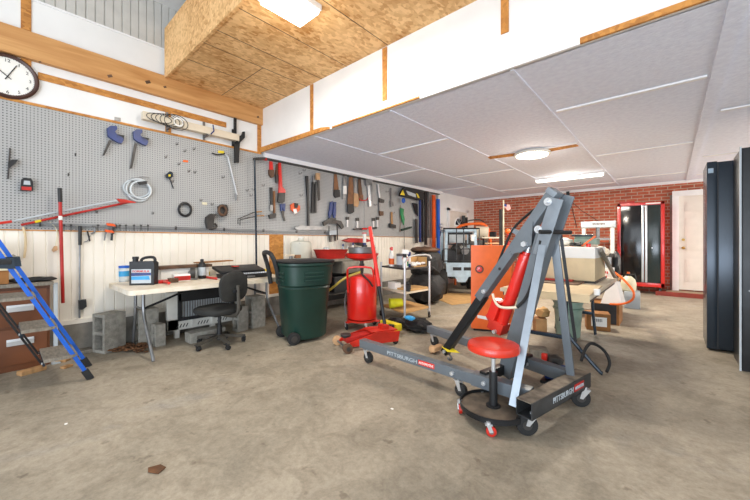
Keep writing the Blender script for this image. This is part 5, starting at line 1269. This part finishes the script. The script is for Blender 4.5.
# orange machine behind it
oc2 = frame_at(478, 8.7); ov = thing('garden_tractor', 'orange framed machine with beige drum behind the pale blue vehicle', 'machine', oc2)
def op(u, f, z): return oc2 + vr * u + vf * f + V((0, 0, z))
MB().tube([op(-.55, 0, 1.50), op(-.42, 0, 1.60), op(0, 0, 1.64), op(.20, 0, 1.60), op(.30, 0, 1.40), op(.33, 0, .9), op(.33, 0, .02)], .035, smooth=1).tube([op(-.55, 0, 1.50), op(-.58, -.02, .9), op(-.58, -.02, .02)], .03).build('hoop_frame', 'orange', ov)
MB().cyl(op(-.05, -.05, 1.40), op(.26, .02, 1.38), .17, seg=24, bevel=.02).build('drum', 'cream_panel', ov)
MB().tube([op(-.45, .05, 1.62), op(-.3, .05, 1.70), op(0, .05, 1.74), op(.15, 0, 1.68)], .016, smooth=1).build('black_handle', 'black_metal', ov)
MB().box(op(-.12, -.1, .75), (.7, .4, .9), (0, 0, .64), bevel=.04).build('engine_block', 'dark_steel', ov)
MB().box(op(-.12, -.1, .15), (.6, .3, .3), (0, 0, .64), bevel=.04).build('base', 'black_metal', ov)
gp = frame_at(463.5, 9.7)
one('dark_post', MB().box(gp + V((0, 0, .96)), (.09, .09, 1.92), (0, 0, .64), bevel=.01).box(gp + V((.07, .05, 1.72)), (.06, .06, .3), bevel=.02), 'black_metal', 'dark upright post in front of the white arched-window door', 'post')
fp = frame_at(501.5, 6.6)
fl = thing('flag_post', 'pale steel post with thin rod and tiny faded flag by the bricks', 'post', fp)
MB().box2((fp.x - .035, fp.y - .035, 0), (fp.x + .01, fp.y + .035, 1.80)).build('dark_channel', 'dark_steel', fl)
MB().cyl((fp.x + .035, fp.y + .01, 0), (fp.x + .035, fp.y + .01, 1.98), .014).build('rod', 'cream', fl)
fg = fp + V((.05, .01, 1.86))
m = MB(); pts = [(0, .05), (.05, .03), (.11, .02), (.13, -.06), (.07, -.09), (.0, -.02)]
m.prism([fg + hx * a_ + V((0, 0, b__)) for a_, b__ in pts], V((.004, -.008, 0))); m.build('flag', 'pink', fl)
MB().prism([fg + hx * a_ + V((.004, -.012, b__)) for a_, b__ in ((0, .05), (.05, .03), (.05, -.02), (0, .0))], V((.001, -.002, 0))).build('flag_canton', 'tool_blue', fl)
MB().ball(fp + V((.12, 0, 1.36)), .055).build('orange_ball', 'orange', fl)
MB().tube([fp + V((.12, 0, 1.32)), fp + V((.13, 0, 1.1)), fp + V((.14, 0, 0))], .022).build('red_rod', 'red_dull', fl)
rk = frame_at(493, 7.8); r = thing('steel_rack', 'low rack with pale bars beyond the orange panel', 'rack', rk)
m = MB()
for u in (-.22, .22): m.beam(rk + hx * u, rk + hx * u + V((0, 0, 1.28)), .03, .03, up=(1, 0, 0))
m.build('upright', 'black_metal', r)
MB().beam(rk - hx * .26 + V((0, 0, 1.25)), rk + hx * .24 + V((0, 0, 1.25)), .10, .035, bevel=.004).build('top_bar', 'cream_panel', r)
MB().beam(rk - hx * .2 + V((0, 0, 1.12)), rk + hx * .2 + V((0, 0, 1.12)), .1, .03).build('lower_bar', 'wood_light', r)
MB().box(rk + V((.0, 0, 1.33)), (.14, .1, .12), bevel=.02).build('dark_motor', 'black_plastic', r)
one('floor_cardboard', MB().prism([F(436, 299, .002), F(452, 305, .002), F(471, 303, .002), F(471, 294, .002), F(446, 293, .002)], (0, 0, .006)), 'cardboard', 'flat brown cardboard sheet on the floor before the vehicle', 'cardboard')

# orange cabinet panel
o_l = F(471, 330.5); rgt = V((.916, .40, 0)).normalized(); bck = V((-.40, .916, 0))
oc3 = thing('orange_machine_cabinet', 'tall orange steel cabinet with round red light behind the hoist boom', 'cabinet', o_l + rgt * .27 + bck * .15)
def og(u, f, z): return o_l + rgt * u + bck * f + V((0, 0, z))
pts = [og(.0, 0, 0), og(.40, 0, 0), og(.49, .04, 0), og(.53, .12, 0), og(.53, .32, 0), og(0, .32, 0)]
m = MB(); m.prism([p_ + V((0, 0, .03)) for p_ in pts], (0, 0, 1.075), bevel=.008); m.build('body', 'orange', oc3)
MB().prism([og(.03, .03, 0), og(.47, .05, 0), og(.47, .28, 0), og(.03, .28, 0)], (0, 0, .03)).build('plinth', 'black_metal', oc3)
cc = og(.105, -.002, .80); MB().cyl(cc, cc - bck * .012, .052, seg=28).build('lamp_ring', 'rust', oc3)
MB().cyl(cc - bck * .01, cc - bck * .022, .036, seg=24, bevel=.005).build('red_lens', 'red', oc3)
MB().prism([og(.08, -.001, .17), og(.22, -.001, .15), og(.22, -.001, .19), og(.08, -.001, .21)], -bck * .002).build('white_label', 'paper', oc3)

# ============================================================ TABLE BEHIND THE HOIST
tb = thing('work_table', 'folding table with bent dark legs behind the hoist, heaped with boxes', 'table', (-.84, 4.1, 0))
MB().box2((-1.26, 3.27, .665), (-.50, 5.08, .70), bevel=.008).build('tabletop', 'cream_panel', tb)
MB().box2((-1.24, 3.30, .63), (-.52, 5.05, .665)).build('apron', 'dark_steel', tb)
yL = 3.46
xa = B(566, 320, yL).x
for y, k in ((yL, 0), (4.85, 1)):
    for x0, x1 in ((xa, -.46), (-1.10, -1.28)) if k == 0 else ((xa, xa + .03), (-1.10, -1.13)):
        MB().tube([(x0, y, .64), (x0, y, .32), (x0 + (x1 - x0) * .3, y, .22), (x1, y - .01, .02), (x1 + (x1 - x0) * .08, y - .01, .0152)], .017, smooth=2).build('leg', 'cab_blue', tb)
    MB().beam((-1.08, y, .27), (xa, y, .27), .03, .035, bevel=.004).build('cross_bar', 'cab_blue', tb)
MB().tube([(xa - .05, yL, .42), (xa - .1, 3.8, .60), (xa - .1, 3.9, .64)], .01).build('brace', 'cab_blue', tb)
fcb = one('cardboard_sheet', MB().box((-.87, 3.62, .707), (.72, .80, .010), (0, 0, .015)).beam((-1.20, 3.222, .675), (-.50, 3.232, .675), .008, .065), 'cardboard_pale', 'pale cardboard sheet folded over the near edge of the table', 'cardboard')
bgx = thing('large_carton', 'large tan carton with white top band on the table behind the hoist', 'carton', (-.96, 4.8, .7))
MB().box2((-1.22, 4.27, .722), (-.615, 5.02, .97), bevel=.004).build('lower_carton', 'cardboard_pale', bgx)
MB().box2((-1.222, 4.268, .97), (-.613, 5.02, 1.09), bevel=.004).build('white_band', 'paper', bgx)
MB().box2((-1.23, 4.25, .701), (-.605, 5.03, .722)).build('dark_tray', 'dark_steel', bgx)
one('dark_mat', MB().box2((-1.20, 3.86, .713), (-.70, 4.22, .722)), 'rust', 'dark flat mat on the table in front of the large carton', 'mat')
one('red_folder', MB().box2((-1.18, 4.10, .7225), (-.80, 4.21, .735)), 'red_dull', 'thin dark red folder lying on the dark mat', 'folder')
one('printed_carton', MB().box((-1.17, 3.72, .712 + .13), (.13, .12, .26), (0, 0, .5), bevel=.003), 'label_grey', 'small white printed carton seen between boom and red ram', 'carton')
one('white_cup', MB().lathe([(.022, 0), (.025, .045), (.022, .05)], F(597, 295, .702)), 'paper', 'white cup at the near right corner of the work table', 'cup')
cz_ = 1.0905
r = thing('white_cushion', 'white crumpled cushion on top of the large carton', 'cushion', (-1.08, 4.8, cz_)); 
MB().ball((-1.08, 4.82, cz_ + .06), (.155, .12, .06), sub=3, jit=.006).build('cushion_body', 'fabric_white', r)
gm = thing('green_miter_saw', 'pale green bench machine on top of the large carton', 'machine', (-.82, 4.85, cz_))
m = MB(); m.box2((-.90, 4.72, cz_ + .03), (-.66, 4.95, cz_ + .10), bevel=.01); m.box2((-.90, 4.75, cz_ + .09), (-.72, 4.9, cz_ + .13), bevel=.02); m.build('machine_body', 'pale_green', gm)
MB().box2((-.90, 4.70, cz_), (-.68, 4.97, cz_ + .03)).build('base', 'cream_panel', gm)
m = MB().box2((-.93, 4.73, cz_ + .13), (-.70, 4.88, cz_ + .15), bevel=.008); m.build('top_cover', 'cab_blue', gm)
one('orange_rod', MB().beam((-.80, 4.63, cz_ + .012), (-.66, 4.64, cz_ + .13), .012, .018), 'orange', 'orange rod leaning on the pale green machine', 'rod')
one('black_cord_heap', MB().tube([(-.86 + .07 * math.cos(t * .9), 4.64 + .03 * math.sin(t * 1.7), cz_ + .012 + .003 * t) for t in range(14)], .008), 'black_plastic', 'small heap of black cord on the carton beside the orange rod', 'cord')
one('red_can', MB().cyl((-.735, 4.66, cz_), (-.735, 4.66, cz_ + .04), .025), 'red', 'small red cap at the right end of the carton top', 'cap')
one('dusty_parts', MB().box2((-1.25, 4.60, cz_), (-1.10, 4.66, cz_ + .05), bevel=.01).ball((-1.07, 4.63, cz_ + .03), .03), 'rust', 'small rusty parts at the left end of the carton top', 'parts')
# second table farther back
t2 = thing('back_table', 'lower wooden table behind the work table near the shop press', 'table', (-1.0, 6.3, 0))
MB().box2((-1.45, 5.78, .555), (-.60, 6.9, .59), bevel=.004).build('tabletop', 'wood', t2)
for x in (-1.40, -.68):
    for y in (6.10, 6.8): MB().box2((x, y, 0), (x + .05, y + .05, .555)).build('leg', 'dark_steel', t2)
bxr = thing('printed_box', 'white box with red lettering on the back table', 'box', (-.78, 5.97, .59))
MB().box2((-.92, 5.86, .591), (-.63, 6.1, .77), bevel=.004).build('carton', 'paper', bxr)
m = MB()
for r_, (x_, n_) in enumerate(((-.90, 9), (-.86, 7))):
    for k in range(n_): m.box((x_ + k * .026, 5.858, .705 - r_ * .06 + .004 * (k % 2)), (.014 + .004 * (k % 2), .003, .034))
tag(m.build('red_marking', 'red', bxr), kind='stuff')
one('grey_tub', MB().box2((-.93, 5.9, .772), (-.67, 6.12, .92), bevel=.015), 'label_grey', 'grey-white tub on top of the red lettered box', 'tub')
one('cream_sack', MB().ball((-.81, 6.0, 1.0), (.14, .12, .08), sub=3, jit=.008), 'cream_panel', 'cream sack lying on the grey-white tub', 'sack')
one('black_hood', MB().ball((-.62, 6.20, .80), (.06, .09, .21), sub=3, jit=.006), 'black_plastic', 'tall black shape right of the cream sack', 'bag')
one('black_jar', MB().box2((-.94, 5.80, .591), (-.87, 5.85, .68), bevel=.01), 'black_plastic', 'small black block left of the red lettered box', 'block')
pk = one('leaning_plank', MB().beam((-.585, 4.45, 1.06), (-.565, 5.70, .62), .03, .05, bevel=.003), 'grey_tread', 'grey-brown plank slanting from the large carton to the back table', 'plank')
# crate and box in front of back table
cr = thing('black_crate', 'black faced crate on the floor under the tables', 'crate', (-.7, 5.8, 0))
MB().box2((-.86, 5.63, 0), (-.53, 6.05, .29), bevel=.004).build('crate_body', 'cardboard_dark', cr)
MB().box2((-.855, 5.622, .01), (-.56, 5.63, .28)).build('black_face', 'black_plastic', cr)
one('white_folded_card', MB().prism([(-.74, 5.60, .292), (-.50, 5.60, .292), (-.56, 5.64, .61), (-.64, 5.64, .61)], (0, .10, 0)).prism([(-.50, 5.60, .292), (-.46, 5.66, .292), (-.53, 5.68, .60), (-.56, 5.64, .61)], (.002, .03, 0)), 'paper', 'white tapered cardboard shape standing on the black faced crate', 'cardboard')
g0 = F(624, 308); 
gb_ = one('grey_bin', MB().box((g0.x + .10, g0.y + .14, .145), (.22, .26, .29), (0, 0, .1), bevel=.006), 'label_grey', 'light grey box on the floor beneath the cream sprayer tank', 'box')
tk = thing('sprayer_tank', 'cream pump sprayer tank with black and orange top', 'sprayer', (g0.x + .06, g0.y + .15, .291))
tc_ = V((g0.x + .05, g0.y + .15, .291))
MB().lathe([(.09, 0), (.11, .02), (.115, .12), (.10, .20), (.05, .25), (.04, .26)], tc_, 28).build('tank', 'cream', tk)
MB().cyl(tc_ + V((0, 0, .255)), tc_ + V((0, 0, .30)), .035).tube([tc_ + V((.03, 0, .28)), tc_ + V((.09, 0, .30)), tc_ + V((.11, 0, .2))], .008).build('pump', 'black_plastic', tk)
MB().cyl(tc_ + V((0, 0, .30)), tc_ + V((0, 0, .33)), .02).build('orange_knob', 'orange', tk)
def atY(px, py, y): return B(px, py, y)
one('orange_hose', MB().tube([atY(614, 272, 5.72), atY(622, 278, 5.62), atY(630, 286, 5.5), atY(635, 294, 5.45), atY(632, 301, 5.45), atY(622, 304.5, 5.5), atY(610, 304, 5.56)], .014, smooth=2), 'orange', 'bright orange hose looping past the sprayer tank', 'hose')
# under the table
bk = F(568, 335.5); r = thing('green_bucket', 'pale green bucket on the floor under the work table', 'bucket', bk)
MB().lathe([(.125, 0), (.13, .01), (.155, .40), (.165, .405), (.165, .43), (.155, .43), (.12, .02)], bk, 32).build('bucket_body', 'pale_green', r)
MB().lathe([(.158, .33), (.168, .335), (.168, .35), (.158, .355)], bk, 32).build('rim_ring', 'ofa_green', r)
b0 = F(583, 330); r = thing('shipping_box', 'brown cardboard shipping box with white label under the work table', 'box', b0)
MB().box((b0.x + .13, b0.y + .20, .11), (.26, .22, .22), (0, 0, .25), bevel=.004).build('carton', 'cardboard_dark', r)
ux, uy = V((math.cos(.25), math.sin(.25), 0)), V((-math.sin(.25), math.cos(.25), 0)); fc_ = V((b0.x + .13, b0.y + .20, .115)) - uy * .1105
MB().prism([fc_ + ux * -.08 + V((0, 0, -.06)), fc_ + ux * .09 + V((0, 0, -.06)), fc_ + ux * .09 + V((0, 0, .06)), fc_ + ux * -.08 + V((0, 0, .06))], uy * -.002).build('white_label', 'paper', r)
m = MB()
for k in range(9): m.box(fc_ - uy * .003 + ux * (-.06 + k * .012) + V((0, 0, .02)), (.004 + .003 * (k % 2), .001, .04), (0, 0, .25))
m.build('barcode', 'black_plastic', r)['kind'] = 'stuff'
c = F(543, 329) + V((0, -.20, 0)); one('wood_block', MB().box(c + V((0, .05, .09)), (.13, .18, .18), (0, 0, .5), bevel=.004), 'wood', 'pale wood block standing under the table left of the green bucket', 'wood block')
one('crumpled_paper', MB().ball(c + V((.02, .08, .245)), (.09, .10, .065), sub=2, jit=.02), 'cardboard', 'crumpled brown paper on the pale wood block', 'paper')
c = F(535, 362); one('wood_block', MB().box(c + V((0, .1, .055)), (.16, .16, .11), (0, 0, .4), bevel=.004), 'grey_tread', 'low square wood block between hoist braces on the floor', 'wood block')
# small blue pump
c = F(570, 384); c.z = 0; c = V((-.69, 3.0, 0)); pm = thing('blue_pump', 'small blue pump with red and black fittings behind the hoist cross beam', 'pump', c)
MB().cyl(c + V((-.09, 0, .09)), c + V((.07, .02, .09)), .065, seg=24, bevel=.015).build('pump_body', 'tool_blue', pm)
MB().box(c + V((0, 0, .012)), (.22, .14, .024), bevel=.004).build('foot', 'black_metal', pm)
MB().ball(c + V((-.03, .03, .18)), (.07, .06, .045), sub=2, jit=.01).build('dark_motor', 'dark_steel', pm)
MB().box(c + V((-.09, -.02, .18)), (.04, .04, .10), bevel=.006).build('red_valve', 'jack_red', pm)
one('black_air_hose', MB().tube([(-.56, 3.22, .16), (-.55, 3.34, .24), (-.53, 3.50, .26), (-.45, 3.62, .18), (-.40, 3.60, .08), (-.42, 3.52, .015)], .013, smooth=2), 'rubber', 'black hose arching beside the bent table leg', 'hose')

# ============================================================ SHOP PRESS
sp_ = thing('shop_press', 'grey H-frame shop press standing before the brick wall', 'press', (-1.2, 9.0, 0))
xa_, xb_ = B(584, 240, 9).x, B(612.5, 240, 9).x
for x in (xa_, xb_):
    MB().box2((x - .035, 8.96, 0), (x + .035, 9.06, 1.55)).build('post', 'appliance', sp_)
    MB().box2((x - .04, 8.75, 0), (x + .04, 9.28, .06)).build('foot', 'dark_steel', sp_)
MB().box2((xa_ - .05, 8.93, 1.48), (xb_ + .06, 9.08, 1.62), bevel=.005).build('head_beam', 'label_grey', sp_)
m = MB()
for k in range(9): m.box((xa_ + .19 + k * .026, 8.928, 1.555 + .004 * (k % 2)), (.016, .003, .034 + .012 * (k % 3 == 0)))
tag(m.build('beam_marking', 'rust', sp_), kind='stuff')
MB().cyl(((xa_ + xb_) / 2, 9.0, 1.20), ((xa_ + xb_) / 2, 9.0, 1.48), .04).build('ram', 'steel', sp_)
MB().box2((xa_ - .03, 8.98, 1.20), (xb_ + .03, 9.04, 1.24)).build('ram_plate', 'steel', sp_)
MB().box2((xa_ - .05, 8.93, .80), (xb_ + .06, 9.08, .90)).build('bed', 'dark_steel', sp_)
wc = one('wall_cable', MB().tube([B(568.5, 192, 9.93), B(571, 204, 9.93), B(577, 228, 9.93)], .008).tube([B(570, 200, 9.93), B(582, 211, 9.93), B(600, 222, 9.93)], .006).box(B(568, 194, 9.92), (.07, .05, .13)), 'black_plastic', 'black cables with small box running down the brick wall', 'cable')

# ============================================================ RED TOOL CABINET
rc = thing('tool_cabinet', 'tall red framed locker with two glossy black doors by the white door', 'cabinet', (-.5, 9.7, 0))
x0, x1, z0, z1 = -.93, -.10, .16, 2.03
m = MB()
m.box2((x0, 9.50, z0), (x0 + .065, 9.93, z1), bevel=.005); m.box2((x1 - .065, 9.50, z0), (x1, 9.93, z1), bevel=.005)
m.box2((x0, 9.50, z1 - .06), (x1, 9.93, z1), bevel=.005); m.box2((x0, 9.50, z0), (x1, 9.93, z0 + .09), bevel=.005); m.box2((x0 + .02, 9.88, z0), (x1 - .02, 9.92, z1))
m.build('red_frame', 'red', rc)
xm = x0 + .49
for a_, b__, cc_ in ((x0 + .07, xm - .005, 'gloss_black'), (xm + .005, x1 - .07, 'gloss_black_reflection')):
    d0 = MB().box2((a_, 9.49, z0 + .095), (b__, 9.52, z1 - .065), bevel=.004).build('door', cc_, rc)
    xs = (b__ - .045, b__ - .005) if a_ < xm - .1 else (a_ + .005, a_ + .045)
    MB().box2((xs[0], 9.465, z0 + .10), (xs[1], 9.492, z1 - .07), bevel=.004).build('handle', 'chrome', d0)
MB().cyl((xm + .13, 9.49, 1.02), (xm + .13, 9.475, 1.02), .012).build('lock', 'chrome', rc)
MB().box2((x1 - .32, 9.497, z1 - .045), (x1 - .07, 9.502, z1 - .015)).build('white_sticker', 'paper', rc)
for x in (x0 + .08, x1 - .08):
    for y in (9.56, 9.86): MB().cyl((x - .02, y, .08), (x + .02, y, .08), .08).build('caster', 'rubber', rc)
one('red_tool_tray', MB().box2((-.90, 9.55, 2.031), (-.62, 9.75, 2.08), bevel=.006), 'red_dull', 'thin red tray on top of the red framed locker', 'tray')

# ============================================================ BLACK CABINETS AT THE RIGHT
ca = thing('black_locker', 'tall dark blue-black steel locker farther from the camera at right edge', 'locker', (.7, 5.3, 0))
MB().box2((.285, 5.03, .02), (1.2, 5.55, 1.995), bevel=.004).build('body', 'cab_blue', ca)
dd = MB().box2((.285, 5.0, .02), (.362, 5.03, 2.0), bevel=.006).build('edge_pillar', 'cab_blue', ca)
d2 = MB().box2((.372, 4.995, .04), (1.18, 5.03, 1.985), bevel=.005).build('door', 'cab_blue', ca)
MB().box2((.362, 5.0, .02), (.372, 5.03, 1.99)).build('dark_seam', 'black_plastic', ca)
m = MB()
for k in range(40):
    m.box2((.475, 4.9935, .10 + k * .045), (.483, 4.995, .112 + k * .045))
m.build('perforation', 'black_plastic', d2)['kind'] = 'stuff'
MB().box2((.295, 4.997, 1.88), (.335, 5.0, 1.93)).build('blue_badge', 'pale_blue', ca)
cb2 = thing('black_locker', 'black steel locker nearest the camera, cut by the right edge of photo', 'locker', (.9, 4.7, 0))
MB().box2((.470, 4.40, .0), (1.3, 4.90, 1.99), bevel=.004).build('body', 'black_metal', cb2)
MB().box2((.458, 4.385, .0), (.470, 4.42, 2.0)).build('white_edge', 'label_grey', cb2)
d3 = MB().box2((.476, 4.375, .04), (1.28, 4.40, 1.97), bevel=.004).build('door', 'black_metal', cb2)
MB().cyl((.515, 4.375, .72), (.515, 4.37, .72), .005).build('rivet', 'steel', d3)

# floor litter
lp = F(155, 470); one('dry_leaf', MB().prism([lp + V((-.04, -.02, .002)), lp + V((0, -.03, .004)), lp + V((.05, .0, .002)), lp + V((.03, .04, .006)), lp + V((-.02, .03, .003))], (0, 0, .003)), 'leaf', 'dry brown leaf lying on the bare floor in the foreground', 'leaf')
for px, py, lb in ((392, 409, 'tiny white speck on the floor left of the rolling stool'), (66, 424, 'tiny white speck on the floor below the ladder')):
    s_ = F(px, py); one('paper_scrap', MB().prism([s_ + V((-.01, -.006, .001)), s_ + V((.01, -.008, .001)), s_ + V((.012, .006, .001)), s_ + V((-.006, .008, .001))], (0, 0, .002)), 'paper', lb, 'paper scrap')
